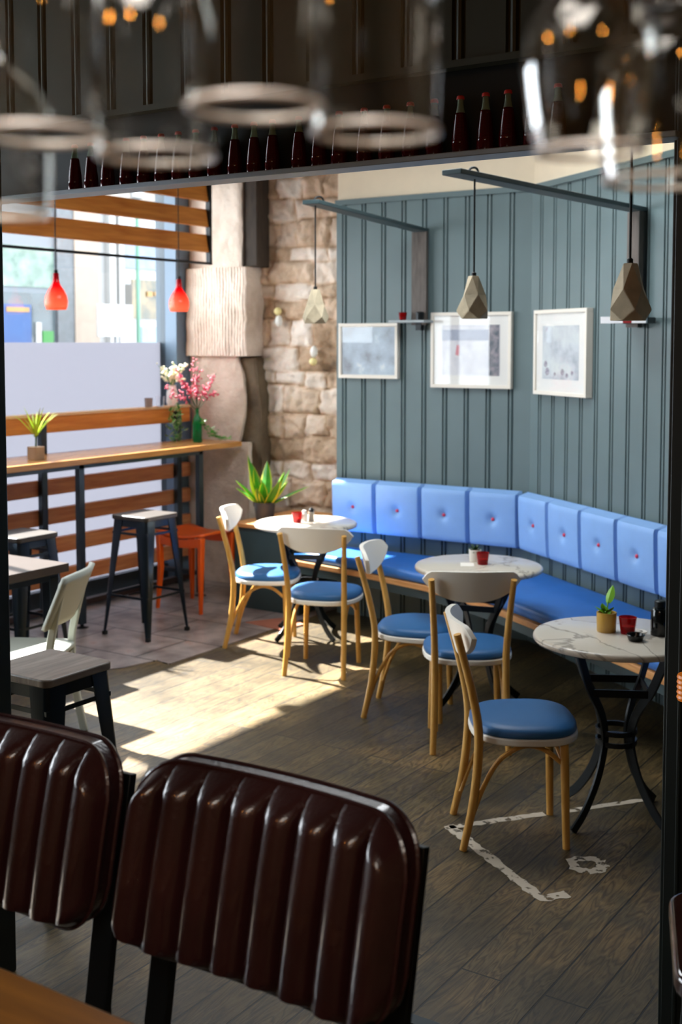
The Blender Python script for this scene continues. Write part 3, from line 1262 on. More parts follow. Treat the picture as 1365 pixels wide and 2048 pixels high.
# high bench counter along the window
ctr = thing('window_counter', 'long oak window counter on dark steel legs', 'counter', (-5.9, 5.2, 0))
MB().box(-0.29, 0.19, -2.2, 2.10, 1.10, 1.14).build('countertop', BARW, ctr, bevel=0.004)
for (x, y) in ((0.13, -1.9), (0.13, 0.44), (0.13, 1.66)):
    lg = MB().box(x-.02, x+.02, y-.025, y+.025, 0.03, 1.08).build('leg', POSTM, ctr, bevel=0.003)
    MB().lathe([(0, 0), (0.045, 0), (0.045, 0.008), (0.012, 0.018), (0.012, 0.035), (0, 0.035)], 16, (x, y, 0)).build('foot_disc', IRON, lg)
rl = MB().box(-0.29, 0.15, 0.42, 0.46, 1.07, 1.10)
rl.box(-0.29, 0.15, 1.64, 1.68, 1.07, 1.10)
rl.box(0.11, 0.15, -1.9, 1.68, 1.07, 1.10)
rl.build('support_rail', POSTM, ctr)
rl = MB().box(-0.25, 0.13, 1.645, 1.675, 0.16, 0.19)
rl.build('foot_rail', POSTM, ctr)

# slatted screen behind the counter
scr = thing('slatted_screen', 'orange-brown timber slat screen on steel posts below the window', 'screen', (-6.24, 5.2, 0))
for (z0, z1, mt) in ((1.275, 1.39, SLATW), (0.84, 0.95, SLATD), (0.635, 0.745, SLATD), (0.425, 0.535, SLATD), (0.20, 0.31, SLATD), (1.03, 1.09, SLATD)):
    MB().box(-0.045, 0.0, -2.2, 2.11, z0, z1).build('slat', mt, scr, bevel=0.003)
MB().box(-0.05, 0.02, -2.2, 2.11, 1.39, 1.41).build('top_ledge', mat('pale_ledge', '#d9b48a', rough=0.4), scr, bevel=0.002)
for y in (-1.9, 0.53, 1.93):
    MB().box(0.0, 0.045, y-.025, y+.025, 0, 1.365).build('post', POSTM, scr, bevel=0.003)
MB().box(-0.02, 0.035, -2.2, 2.07, 0.02, 0.06).build('bottom_rail', mat('rust_rail', '#3b2c28', rough=0.5, metal=0.3), scr)

# hanging slatted canopy at the window head
lou = thing('slatted_canopy', 'orange timber slat canopy in black frame hanging over the counter', 'canopy', (-5.87, 5.2, 0))
for z0 in (2.58, 2.77, 2.96, 3.15):
    s_ = MB().box(-0.01, 0.01, -2.3, 1.9, 0, 0.135).build('slat', SLATW, lou, bevel=0.003)
    s_.location = (0, 0, z0)
    s_.rotation_euler = (0, math.radians(-10), 0)
fr_ = MB().box(-0.012, 0.018, -2.3, 1.93, 2.488, 2.505)
fr_.box(-0.02, 0.02, 1.90, 1.925, 2.49, 3.5)
fr_.box(-0.02, 0.02, -2.3, -2.275, 2.49, 3.5)
fr_.build('frame', CORD, lou)


# ------------------------------------------------------------------ red pendants
def red_pendant(label, loc):
    t = thing('red_pendant', label, 'lamp', loc, 0, 'red glass pendants over the window counter')
    RP = MATS.get('red_opal_glass')
    if not RP:
        RP, nt, b, N, L = nodes('red_opal_glass')
        out = nt.nodes['Material Output']
        tc = N('ShaderNodeTexCoord')
        sp = N('ShaderNodeSeparateXYZ')
        L(tc.outputs['Object'], sp.inputs[0])
        mr = N('ShaderNodeMapRange')
        mr.inputs['From Min'].default_value = 0.0
        mr.inputs['From Max'].default_value = 0.235
        L(sp.outputs['Z'], mr.inputs[0])
        r = ramp(nt, [(0.0, '#ffb494'), (0.42, '#ff8066'), (0.62, '#e01228'), (1.0, '#b00018')])
        L(mr.outputs[0], r.inputs[0])
        L(r.outputs[0], b.inputs['Base Color'])
        b.inputs['Roughness'].default_value = 0.15
        tr = N('ShaderNodeBsdfTranslucent')
        L(r.outputs[0], tr.inputs[0])
        mx = N('ShaderNodeMixShader')
        mx.inputs[0].default_value = 0.55
        L(b.outputs[0], mx.inputs[1])
        L(tr.outputs[0], mx.inputs[2])
        L(mx.outputs[0], out.inputs[0])
    pf = [(0.060, 0), (0.068, 0.03), (0.070, 0.055), (0.064, 0.085), (0.048, 0.12), (0.028, 0.15), (0.019, 0.175), (0.017, 0.215), (0.0175, 0.225), (0.0, 0.226)]
    MB().lathe(pf, 32).build('shade', RP, t, solid=0.003)
    MB().lathe([(0, 0.223), (0.013, 0.223), (0.013, 0.245), (0.004, 0.25), (0, 0.25)], 12).build('cord_grip', CORD, t)
    MB().tube([(0, 0, 0.24), (0, 0, 3.5-loc[2])], 0.0035, 8).build('cord', CORD, t)
    b_ = MB().lathe([(0, 0.03), (0.016, 0.035), (0.022, 0.055), (0.018, 0.075), (0.010, 0.095), (0.01, 0.11), (0, 0.11)], 16)
    b_.build('bulb', mat('warm_bulb', '#ffd9a0', emit='#ffb070', estr=40), t)
    return t


rp_ = red_pendant('red glass pendant lamp on the left, above the small potted palm', (-5.62, 5.315, 2.105))
dup(rp_, (-5.62, 6.475, 2.118), 0, 'red glass pendant lamp beside the window jamb and stone pier')


# ------------------------------------------------------------------ wall arms and concrete pendants
def arm(label, wall, tip, shelfcol, plank=True):
    w_ = Vector(wall)
    tp = Vector(tip)
    t = thing('lamp_bracket', label, 'bracket', tuple(w_), 0, 'timber lamp brackets on the panelled wall')
    d = tp-w_
    wd = d.normalized()
    MB().bar([(0, 0, 0), tuple(d)], 0.095, 0.022, up=Vector((0, 0, 1))).build('arm_board', TEALD, t, bevel=0.003)
    ex = wd*0.0
    MB().box(-0.055, 0.055, -0.04, -0.012, -0.62, -0.01).build('back_plank', mat('grey_weathered_plank', '#5d554f', rough=0.6, var=0.25, vscale=9, stretch=(6, 6, 1)), t, rz=A2*0)
    return t


def hook_loop(t, p):
    pts = [(p[0]-.01, p[1]-.04, p[2]+.0), (p[0]-.005, p[1]-.02, p[2]+.022), (p[0]+.0, p[1]+.02, p[2]+.026), (p[0]-.005, p[1]+.06, p[2]+.0)]
    MB().tube(smooth_path(pts, 5), 0.005, 8).build('cord_loop', CORD, t)


a1 = arm('dark timber lamp bracket reaching out above the smaller left picture', (-3.93, 6.955, 2.635), (-3.62, 5.22, 2.635), 'w')
a2 = arm('dark timber lamp bracket reaching out above the two larger pictures', (-2.20, 6.235, 2.60), (-2.36, 4.42, 2.60), 'w')
a2.children[1].rotation_euler = (0, 0, A2) if len(a2.children) > 1 else (0, 0, 0)
for ch in a2.children:
    if ch.name.startswith('back_plank'):
        ch.rotation_euler = (0, 0, A2)
hook_loop(a1, (0.30, -1.64, 0.010))
hook_loop(a2, (-0.145, -1.64, 0.010))
a3 = arm('dark timber lamp bracket mostly hidden behind the dark post', (-0.93, 5.29, 2.60), (-1.42, 3.55, 2.60), 'w')
for ch in a3.children:
    if ch.name.startswith('back_plank'):
        ch.rotation_euler = (0, 0, A2)


def pendant(label, loc, top, rz, s=1.0):
    t = thing('concrete_pendant', label, 'lamp', loc, rz, 'faceted concrete pendant lamps')
    # faceted body
    rng = random.Random(int(abs(loc[0])*100))
    rings = []
    for (z, r, tw) in ((0.0, 0.060, 0), (0.035, 0.073, 0.5), (0.10, 0.052, 0), (0.182, 0.024, 0.5)):
        rings.append([(r*(1+rng.uniform(-.05, .05))*math.cos(2*PI*(k+tw)/5), r*(1+rng.uniform(-.05, .05))*math.sin(2*PI*(k+tw)/5), z) for k in range(5)])
    vs = [p for r_ in rings for p in r_]
    fs = []
    tws = [0, 0.5, 0, 0.5]
    for j in range(3):
        for k in range(5):
            a, b_ = j*5+k, j*5+(k+1) % 5
            c, d = (j+1)*5+k, (j+1)*5+(k+1) % 5
            if tws[j] < tws[j+1]:
                fs += [(a, b_, c), (b_, d, c)]
            else:
                fs += [(a, b_, d), (a, d, c)]
    fs.append((15, 16, 17, 18, 19))
    vs += [(0.8*x, 0.8*y, 0.012) for (x, y, z) in rings[0]]
    for k in range(5):
        fs.append((k, (k+1) % 5, 20+(k+1) % 5, 20+k))
    fs.append((20, 21, 22, 23, 24))
    MB().add(vs, fs).build('shade', CONC, t, smooth=False, bevel=0.003, seg=2)
    MB().lathe([(0, 0.18), (0.010, 0.18), (0.010, 0.195), (0.004, 0.2), (0, 0.2)], 12).build('cord_grip', CORD, t)
    MB().tube([(0, 0, 0.19), (0, 0, top-loc[2])], 0.0042, 8).build('cord', CORD, t)
    return t


pendant('small faceted concrete pendant hanging before the rubble stone wall', (-3.645, 5.30, 2.0), 2.625, 0.2)
pendant('faceted concrete pendant hanging in front of the widest picture', (-2.345, 4.60, 2.0), 2.60, 0.5)
pendant('faceted concrete pendant nearest to the dark right post', (-1.335, 3.70, 1.968), 2.60, 0.9)

# small shelves at the foot of the bracket planks
t = thing('candle_shelf', 'tiny wall shelf beside the smaller left picture', 'shelf', (-3.93, 6.93, 2.03))
MB().box(-0.17, 0.10, -0.12, 0.02, 0, 0.016).build('shelf_board', mat('pale_shelf', '#9aa3a5', rough=0.4), t, bevel=0.002)
MB().box(-0.02, 0.02, -0.02, 0.02, -0.05, 0).build('bracket', IRON, t)


def red_cup(name, label, loc, s=1.0, spots=False):
    t = thing(name, label, 'candle holder', loc, 0, 'red glass candle cups')
    pf = [(0, 0), (0.026*s, 0), (0.028*s, 0.004*s), (0.036*s, 0.066*s), (0.0335*s, 0.066*s), (0.025*s, 0.009*s), (0, 0.009*s)]
    MB().lathe(pf, 28).build('glass', REDG, t)
    MB().lathe([(0, 0.010*s), (0.0235*s, 0.010*s), (0.026*s, 0.03*s), (0, 0.031*s)], 20).build('candle_wax', mat('red_wax', '#d01a20', rough=0.4), t)
    return t


red_cup('candle_cup', 'red candle cup on the tiny shelf beside the left picture', (-4.03, 6.88, 2.046), 0.8)
t = MB().lathe([(0, 0), (0.026, 0), (0.028, 0.05), (0.02, 0.055), (0, 0.055)], 20).build('dark_cup', IRON, loc=(-3.90, 6.88, 2.046))
tag(t, 'small dark cup on the tiny shelf beside the left picture', 'cup')
t = thing('candle_shelf', 'narrow white wall shelf with red band beside the tall picture', 'shelf', (-2.20, 6.21, 2.0))
MB().prism([(-0.08, -0.26), (0.13, -0.26), (0.13, -0.075), (-0.08, 0.07)], 0, 0.03).build('shelf_board', mat('dark_shelf', '#20292c', rough=0.5), t, bevel=0.002)
sh_ = MB().box(-0.09, 0.03, -0.285, -0.261, -0.002, 0.032)
sh_.build('white_lip', mat('bright_white', '#efeff2', rough=0.4), t)
MB().box(0.075, 0.15, -0.285, -0.261, -0.002, 0.032).build('white_lip', MATS['bright_white'], t)
MB().box(0.03, 0.075, -0.286, -0.261, -0.002, 0.032).build('red_band', mat('red_band_paint', '#8a1418', rough=0.4), t)


# ------------------------------------------------------------------ pictures
def picture(name, label, loc, rz, wd, ht, mw, imgcols, seed, dep=0.035, fw=0.022):
    t = thing(name, label, 'picture', loc, rz, 'white framed pictures on the slate panelling')
    fr_ = MB()
    fr_.box(-wd/2, wd/2, -dep, 0, -ht/2, -ht/2+fw)
    fr_.box(-wd/2, wd/2, -dep, 0, ht/2-fw, ht/2)
    fr_.box(-wd/2, -wd/2+fw, -dep, 0, -ht/2+fw, ht/2-fw)
    fr_.box(wd/2-fw, wd/2, -dep, 0, -ht/2+fw, ht/2-fw)
    fr_.build('frame', FRAMEP, t, bevel=0.002)
    MB().box(-wd/2+fw, wd/2-fw, -dep+0.012, -0.004, -ht/2+fw, ht/2-fw).build('mount', MOUNT, t, smooth=False)
    iw, ih = wd/2-fw-mw, ht/2-fw-mw
    m, nt, b, N, L = nodes('print_%d' % seed)
    tc = N('ShaderNodeTexCoord')
    n = N('ShaderNodeTexNoise')
    n.inputs['Scale'].default_value = 7
    n.inputs['Detail'].default_value = 6
    n.inputs['Roughness'].default_value = 0.6
    mp = N('ShaderNodeMapping')
    mp.inputs['Location'].default_value = (seed*3.1, 0, seed*1.7)
    L(tc.outputs['Object'], mp.inputs[0])
    L(mp.outputs[0], n.inputs['Vector'])
    r = ramp(nt, imgcols)
    L(n.outputs['Fac'], r.inputs[0])
    L(r.outputs[0], b.inputs['Base Color'])
    b.inputs['Roughness'].default_value = 0.5
    pi_ = MB().box(-iw, iw, -dep+0.0105, -dep+0.012, -ih, ih).build('print', m, t, smooth=False)
    MB().box(-wd/2+fw, wd/2-fw, -dep+0.006, -dep+0.008, -ht/2+fw, ht/2-fw).build('glass', GLASS, t, smooth=False)
    return t, iw, ih, dep


p1, iw, ih, dp = picture('framed_picture', 'smaller white framed misty blue print at the stone wall end', (-4.34, 6.968, 1.843), 0, 0.475, 0.375, 0.005,
                         [(0.3, '#8c9098'), (0.45, '#a9b4c2'), (0.6, '#b9c8d6'), (0.7, '#e6e8e6')], 1)
p2, iw, ih, dp = picture('framed_picture', 'widest white framed pale print behind the middle pendant', (-3.56, 6.968, 1.85), 0, 0.58, 0.49, 0.06,
                         [(0.3, '#b5b3bd'), (0.5, '#cfcdd4'), (0.7, '#e0dfe2')], 2)
tq = MB().box(iw-0.075, iw-0.005, -dp+0.009, -dp+0.0105, -ih, ih)
tq.build('dark_strip', mat('print_dark', '#4c5866', rough=0.5, col2='#a59aa2', vscale=26), p2, smooth=False)
MB().box(-iw, iw-0.08, -dp+0.009, -dp+0.0105, ih-0.10, ih-0.03).build('sky_band', mat('print_band', '#9fa4b6', rough=0.5, var=0.1, vscale=20), p2, smooth=False)
MB().prism([(-0.07, -0.03), (-0.045, -0.035), (-0.04, 0.03), (-0.06, 0.035)], 0, 0.0012).build('red_mark', mat('print_red', '#d08a94', rough=0.5), p2, smooth=False)
for ch in p2.children:
    if ch.name.startswith('red_mark'):
        ch.rotation_euler = (PI/2, 0, 0)
        ch.location = (-0.04, -dp+0.0105, 0.0)
nx_, ny_ = -0.6, -0.8
s = 0.423
p3, iw, ih, dp = picture('framed_picture', 'tall white framed print on the angled wall', (-3.15+0.8*s+nx_*.002, 6.97-0.6*s+ny_*.002, 1.84), A2, 0.615, 0.515, 0.075,
                         [(0.3, '#9aa0aa'), (0.5, '#c3c8cf'), (0.7, '#d5dcdc')], 3, dep=0.045)
for (x, z, rr) in ((-0.17, -0.07, 0.02), (-0.15, -0.115, 0.025), (-0.06, -0.13, 0.012), (0.03, -0.115, 0.02), (0.08, -0.135, 0.015), (0.14, -0.12, 0.014), (-0.16, 0.14, 0.014)):
    o = MB().lathe([(0, 0), (rr, 0), (rr, 0.001), (0, 0.001)], 9).build('dark_blot', mat('print_blot', '#6c6274', rough=0.5, col2='#b9b4c0', vscale=60), p3, smooth=False)
    o.location = (x, -dp+0.0105, z)
    o.rotation_euler = (PI/2, 0, 0)


# ornaments on the stone wall
def ornament(label, loc, flip):
    t = thing('wall_ornament', label, 'ornament', loc, 0, 'small shell ornaments on the stone wall')
    a, b_ = ((0, 0.04), (0, -0.035)) if not flip else ((0, -0.045), (0, 0.03))
    for (n_, mt, (x, z), r, h) in (('yellow_lobe', mat('pale_yellow_glaze', '#e6d696', rough=0.4), a, 0.033, 0.03), ('white_lobe', WHITEC, b_, 0.030, 0.045)):
        o_ = MB().grid(16, 10, lambda u, v: (r*math.cos(2*PI*u)*math.sin(PI*v), -0.028*math.sin(2*PI*u)*math.sin(PI*v), h*math.cos(PI*v))).build(n_, mt, t)
        o_.location = (x+(0.008 if mt is WHITEC else 0), 0, z)
    return t


ornament('yellow and white shell ornament beside the ridged stone block', (-5.51, 7.50, 2.10), False)
ornament('white and yellow shell ornament lower on the rubble wall', (-5.18, 7.50, 1.80), True)


# ------------------------------------------------------------------ plants
def blade(mb, base, az, lean, ln, wd, mid=0, edge=1, bend=0.4, k=8, fold=0.25):
    """leaf with margins in a second material"""
    p = Vector(base)
    d = Vector((math.cos(az)*math.sin(lean), math.sin(az)*math.sin(lean), math.cos(lean)))
    side = Vector((-math.sin(az), math.cos(az), 0))
    rows = []
    for i in range(k+1):
        q = i/k
        wv = wd*(math.sin(PI*min(1, 0.12+q*0.88))**0.75)*(1-0.15*q)
        if i == k:
            wv = 0.0008
        nrm = side.cross(d)
        row = []
        for s_ in (-1, -0.76, 0, 0.76, 1):
            row.append(tuple(p+side*wv*s_/2+nrm*abs(s_)*wv*fold))
        rows.append(row)
        lean += bend/k
        d = Vector((math.cos(az)*math.sin(lean), math.sin(az)*math.sin(lean), math.cos(lean)))
        p = p+d*ln/k
    for i in range(k):
        for j in range(4):
            mb.cur = edge if j in (0, 3) else mid
            mb.add([rows[i][j], rows[i][j+1], rows[i+1][j+1], rows[i+1][j]], [(0, 1, 2, 3)])
    mb.cur = 0


def pot(t, r0, r1, h, m, name='pot'):
    MB().lathe([(0, 0), (r0, 0), (r0+0.002, 0.003), (r1, h), (r1-0.006, h), (r1-0.008, h*0.8), (0, h*0.8)], 28).build(name, m, t)
    MB().lathe([(0, h*0.82), (r1-0.009, h*0.82), (0, h*0.86)], 20).build('soil', SOIL, t)


sp = thing('snake_plant', 'green and yellow edged snake plant in charcoal pot on the corner box', 'plant', (-5.215, 6.93, 0.615))
pot(sp, 0.062, 0.078, 0.13, POTG)
rng = random.Random(4)
for (az, lean, ln, wd) in ((200, .12, .34, .062), (160, .35, .30, .06), (250, .05, .26, .05), (10, .35, .26, .05), (330, .75, .30, .045), (30, .95, .30, .04), (190, .8, .22, .035),
                           (300, .3, .20, .04), (215, .55, .24, .045), (60, .45, .28, .05), (120, .2, .3, .05), (0, .6, .24, .04), (280, .5, .16, .035)):
    mb = MB()
    a_ = math.radians(az)
    blade(mb, (0.025*math.cos(a_), 0.025*math.sin(a_), 0.105), a_, lean, ln*1.12, wd*1.9, bend=0.2+rng.uniform(0, .3))
    mb.build('leaf', [LEAF, LEAFY], sp, sharp=60)

pp = thing('potted_palm', 'small spiky plant in a wooden cube pot on the window counter', 'plant', (-5.93, 5.41, 1.14))
MB().prism(rrect(0.085, 0.085, 0.012), 0, 0.085).build('pot', mat('pale_wood_pot', '#a58a6c', rough=0.6, var=0.15), pp, bevel=0.002)
MB().tube([(0, 0, 0.08), (0.004, 0, 0.15)], 0.006, 8).build('stem', LEAFD, pp)
mb = MB()
for k in range(14):
    a_ = 2*PI*k/14+rng.uniform(-.2, .2)
    blade(mb, (0, 0, 0.14), a_, rng.uniform(.05, .55), rng.uniform(.14, .24), 0.014, bend=0.5, k=6)
mb.build('foliage', [mat('lime_leaf', '#9fc02c', rough=0.45), LEAFY], pp)


def sprig(mb, base, tip, bend, nb, r, rnd, mi=0):
    a, b_ = Vector(base), Vector(tip)
    mid = (a+b_)/2+Vector(bend)
    path = smooth_path([a, mid, b_], 6)
    mb.cur = 1
    mb.tube(path, 0.0022, 5)
    mb.cur = mi
    for i in range(nb):
        q = rnd.uniform(0.35, 1)
        p = path[min(len(path)-1, int(q*(len(path)-1)))]
        c = p+Vector((rnd.gauss(0, .013), rnd.gauss(0, .013), rnd.gauss(0, .013)))
        s_ = r*rnd.uniform(.6, 1.2)
        mb.lathe([(0, -s_), (s_*.8, -s_*.4), (s_*.9, s_*.3), (0, s_)], 5, tuple(c))
    mb.cur = 0


# flower group on the counter end
gb = thing('green_bottle_vase', 'green glass bottle vase holding pink heather on the counter end', 'vase', (-5.93, 7.03, 1.14))
MB().lathe([(0, 0), (0.033, 0), (0.036, 0.006), (0.036, 0.15), (0.030, 0.18), (0.014, 0.21), (0.0125, 0.245), (0.015, 0.25), (0.010, 0.25), (0.009, 0.2), (0.025, 0.17), (0.031, 0.14), (0.031, 0.01), (0, 0.01)], 28).build(
    'bottle', mat('green_bottle_glass', '#1f9a52', rough=0.05, trans=0.7, ior=1.3), gb)
rnd = random.Random(11)
mb = MB()
for (tx, ty, tz) in ((-.20, -.10, .20), (-.14, -.04, .34), (-.11, -.08, .30), (-.02, 0, .44), (.02, -.02, .36), (.13, .04, .30), (.10, .03, .22), (.15, .03, .14), (.06, .02, .2), (-.07, -.05, .22), (-.17, -.08, .12), (.02, -.04, .18), (-.04, .02, .28)):
    sprig(mb, (0, 0, 0.0), (tx*0.9, ty+tx*0.35, tz*0.95), (tx*.1, 0, .04), 26, 0.0085, rnd)
bq = mb.build('heather_bouquet', [PINK, LEAFD], loc=(-5.93, 7.03, 1.38))
tag(bq, 'spray of pink heather sprigs rising from the green bottle', 'flowers')
wv = thing('white_vase', 'white vase of pale blossom on the slat screen ledge', 'vase', (-6.225, 7.08, 1.41))
MB().lathe([(0, 0), (0.035, 0), (0.045, 0.03), (0.043, 0.10), (0.030, 0.15), (0.034, 0.16), (0.028, 0.16), (0.025, 0.15), (0, 0.14)], 24).build('vase', WHITEC, wv)
mb = MB()
for k in range(16):
    a_ = rnd.uniform(0, 2*PI)
    rr = rnd.uniform(.03, .12)
    sprig(mb, (0, 0, 0.14), (rr*math.cos(a_), rr*math.sin(a_), rnd.uniform(.18, .34)), (0, 0, .03), 12, 0.011, rnd)
mb.build('white_blossom', [CREAMF, LEAF], wv)
# trailing foliage
mb = MB()
for k in range(60):
    q = rnd.random()
    p = Vector((-0.02+rnd.gauss(0, .025), rnd.gauss(0, .04), -0.30*q))
    blade(mb, p, rnd.uniform(0, 2*PI), rnd.uniform(.5, 1.5), 0.05, 0.03, k=3)
for k in range(4):
    mb.tube(smooth_path([(0, 0, .01), (rnd.gauss(0, .02), rnd.gauss(0, .03), -.12), (rnd.gauss(0, .03), rnd.gauss(0, .05), -.30)], 4), 0.002, 5)
o = mb.build('trailing_ivy', [LEAF, CREAMF], loc=(-6.13, 7.03, 1.43))
tag(o, 'variegated ivy trailing down from the ledge beside the green bottle', 'plant')
mb = MB()
for k in range(70):
    q = rnd.random()
    p = Vector((0.0+0.16*q+rnd.gauss(0, .015), -0.02+0.10*q+rnd.gauss(0, .015), 0.13*(1-q)**2*1.2+0.02+abs(rnd.gauss(0, .012))))
    blade(mb, p, rnd.uniform(0, 2*PI), rnd.uniform(.6, 1.5), 0.035, 0.022, k=3)
mb.tube(smooth_path([(0, -.02, .16), (.06, .02, .06), (.16, .08, .02)], 5), 0.002, 5)
o = mb.build('creeping_vine', [LEAF, LEAF], loc=(-5.90, 7.06, 1.14))
tag(o, 'small green creeping vine along the counter end by the stone pier', 'plant')
o = MB().lathe([(0, 0), (0.028, 0), (0.032, 0.07), (0.029, 0.07), (0.025, 0.006), (0, 0.006)], 20).build('small_grey_cup', mat('grey_cup', '#8a7b76', rough=0.5), loc=(-6.215, 6.80, 1.41))
tag(o, 'small grey cup standing on the slat screen ledge', 'cup')
o = MB().lathe([(0, 0), (0.030, 0), (0.036, 0.08), (0.034, 0.08), (0.028, 0.004), (0, 0.004)], 20).build('small_glass', CLEARG, loc=(-6.215, 6.93, 1.41))
tag(o, 'small clear glass on the slat screen ledge', 'glass')

# ------------------------------------------------------------------ things on the marble tables
TZ = 0.745


def on(T, dx, dy):
    """dx to the right, dy away, seen from the bar"""
    ca, sa = math.cos(math.radians(33.3)), math.sin(math.radians(33.3))
    return (T[0]+dx*ca-dy*sa, T[1]+dx*sa+dy*ca, TZ)


red_cup('candle_cup', 'red candle cup on the farthest marble table', on(T1, -0.055, -0.03), 1.0)
o = MB().lathe([(0, 0), (0.02, 0), (0.022, 0.05), (0.015, 0.06), (0.012, 0.072), (0, 0.075)], 18).build('salt_shaker', WHITEC, loc=on(T1, -0.01, 0.02))
tag(o, 'white salt shaker behind the red cup on the farthest table', 'shaker')
pm = thing('pepper_mill', 'small grey pepper mill on the farthest marble table', 'shaker', on(T1, 0.035, 0.03))
MB().lathe([(0, 0), (0.02, 0), (0.018, 0.04), (0.02, 0.06), (0, 0.062)], 18).build('mill_body', mat('grey_glaze', '#9c9488', rough=0.4), pm)
MB().lathe([(0, 0.06), (0.016, 0.062), (0.018, 0.075), (0.008, 0.088), (0, 0.09)], 18).build('mill_top', IRON, pm)

sc_ = thing('potted_succulent', 'tiny succulent in a white pot on the middle marble table', 'plant', on(T2, -0.008, 0.10))
pot(sc_, 0.028, 0.033, 0.062, WHITEC)
mb = MB()
for k in range(14):
    blade(mb, (0, 0, 0.05), 2*PI*k/14, 0.3+0.5*(k % 3), 0.045, 0.02, k=4)
mb.build('foliage', [LEAFD, LEAFD], sc_)
red_cup('candle_cup', 'red candle cup on the middle marble table', on(T2, 0.022, 0.005), 0.95)
o = MB().prism(rrect(0.07, 0.10, 0.01), 0, 0.002).build('paper_slip', mat('paper', '#e9e4da', rough=0.7), loc=on(T2, -0.06, -0.01), rz=0.5)
tag(o, 'white paper slip on the middle marble table', 'paper')

yp = thing('potted_seedling', 'young round-leaved plant in a yellow pot on the nearest marble table', 'plant', on(T3, -0.035, 0.045))
pot(yp, 0.036, 0.040, 0.078, YELP)
lv = MB()
for (az, lean, ln, wd, bz) in ((70, .25, .075, .045, .115), (200, .9, .055, .038, .075), (330, .8, .06, .03, .075), (260, .5, .05, .035, .08), (120, 1.0, .05, .035, .07)):
    blade(lv, (0.004*math.cos(az), 0.004*math.sin(az), bz), math.radians(az), lean, ln, wd, k=7, fold=0.15, bend=0.3)
lv.build('leaf', [mat('fresh_leaf', '#6fa52a', rough=0.35), MATS['fresh_leaf']], yp)
MB().tube([(0, 0, 0.06), (0.004, 0.002, 0.12)], 0.003, 6).build('stem', MATS['fresh_leaf'], yp)
red_cup('candle_cup', 'red candle cup beside the yellow pot on the nearest table', on(T3, 0.042, 0.012), 1.0)
o = thing('coaster', 'round white paper coaster behind the ashtray on the nearest table', 'coaster', on(T3, 0.09, 0.04))
MB().lathe([(0, 0), (0.036, 0), (0.036, 0.0025), (0, 0.0025)], 24).build('disc', mat('paper', '#e9e4da'), o)
MB().lathe([(0.012, 0.0026), (0.02, 0.0026), (0.02, 0.003), (0.012, 0.003)], 16).build('printed_ring', mat('grey_print', '#77726c'), o)
o = MB().lathe([(0, 0), (0.026, 0), (0.028, 0.003), (0.034, 0.022), (0.036, 0.023), (0.035, 0.026), (0.031, 0.025), (0.026, 0.007), (0, 0.006)], 28).build('ashtray', mat('black_glaze', '#0e1213', rough=0.25), loc=on(T3, 0.045, -0.105))
tag(o, 'black ashtray at the front of the nearest marble table', 'ashtray')
jr = thing('black_jar', 'tall black lidded jar by the dark post on the nearest table', 'jar', on(T3, 0.163, -0.015))
MB().lathe([(0, 0), (0.034, 0), (0.036, 0.004), (0.0365, 0.095), (0.030, 0.108), (0.022, 0.112), (0, 0.112)], 28).build('jar', mat('black_glass', '#0b1113', rough=0.12, spec=0.6), jr)
MB().lathe([(0, 0.112), (0.023, 0.112), (0.023, 0.135), (0.018, 0.139), (0, 0.139)], 22).build('lid', IRON, jr)

# ------------------------------------------------------------------ white chair and dark high table on the left
ht = thing('square_table', 'square table with thick wooden top half hidden by the dark left post', 'table', (-4.62, 4.43, 0))
MB().box(-0.9, 0, -0.75, 0, 0.70, 0.745).build('tabletop', mat('taupe_top', '#352c26', rough=0.35, var=0.1), ht, bevel=0.003)
MB().box(-0.86, -0.04, -0.71, -0.04, 0.66, 0.70).build('table_frame', GUN, ht)
for (x, y) in ((-0.07, -0.07), (-0.83, -0.07), (-0.07, -0.68), (-0.83, -0.68)):
    MB().bar([(x, y, 0.68), (x, y, 0)], 0.06, 0.06, scales=[1.1, 0.65]).build('leg', GUN, ht, bevel=0.006)

wc = thing('white_chair', 'grey-white painted wooden chair drawn up to the square table', 'chair', (-4.343, 3.872, 0), math.radians(118))
MB().prism(rrect(0.42, 0.40, 0.09, 6), 0.425, 0.45).build('seat', GREYP, wc, bevel=0.008, seg=3)
for s in (-1, 1):
    MB().bar(smooth_path([(s*0.17, -0.23, 0), (s*0.165, -0.185, 0.25), (s*0.163, -0.175, 0.45), (s*0.168, -0.20, 0.6), (s*0.175, -0.25, 0.80)], 5), 0.036, 0.026).build('rear_leg', GREYP, wc, bevel=0.006)
    MB().bar([(s*0.16, 0.14, 0.43), (s*0.17, 0.16, 0)], 0.036, 0.03, scales=[1, .75]).build('front_leg', GREYP, wc, bevel=0.005)
bk = MB()
g0 = lambda u, v: ((u-.5)*.43, -0.215-0.10*v+0.05*abs(2*u-1)**2, 0.60+0.24*v-0.012*abs(2*u-1)**4)
bk.grid(16, 8, g0)
bk.build('backrest', GREYP, wc, solid=0.022)
sr = MB().box(-0.15, 0.15, 0.135, 0.155, 0.36, 0.41)
sr.box(-0.15, 0.15, -0.185, -0.165, 0.36, 0.41)
sr.build('apron', GREYP, wc)


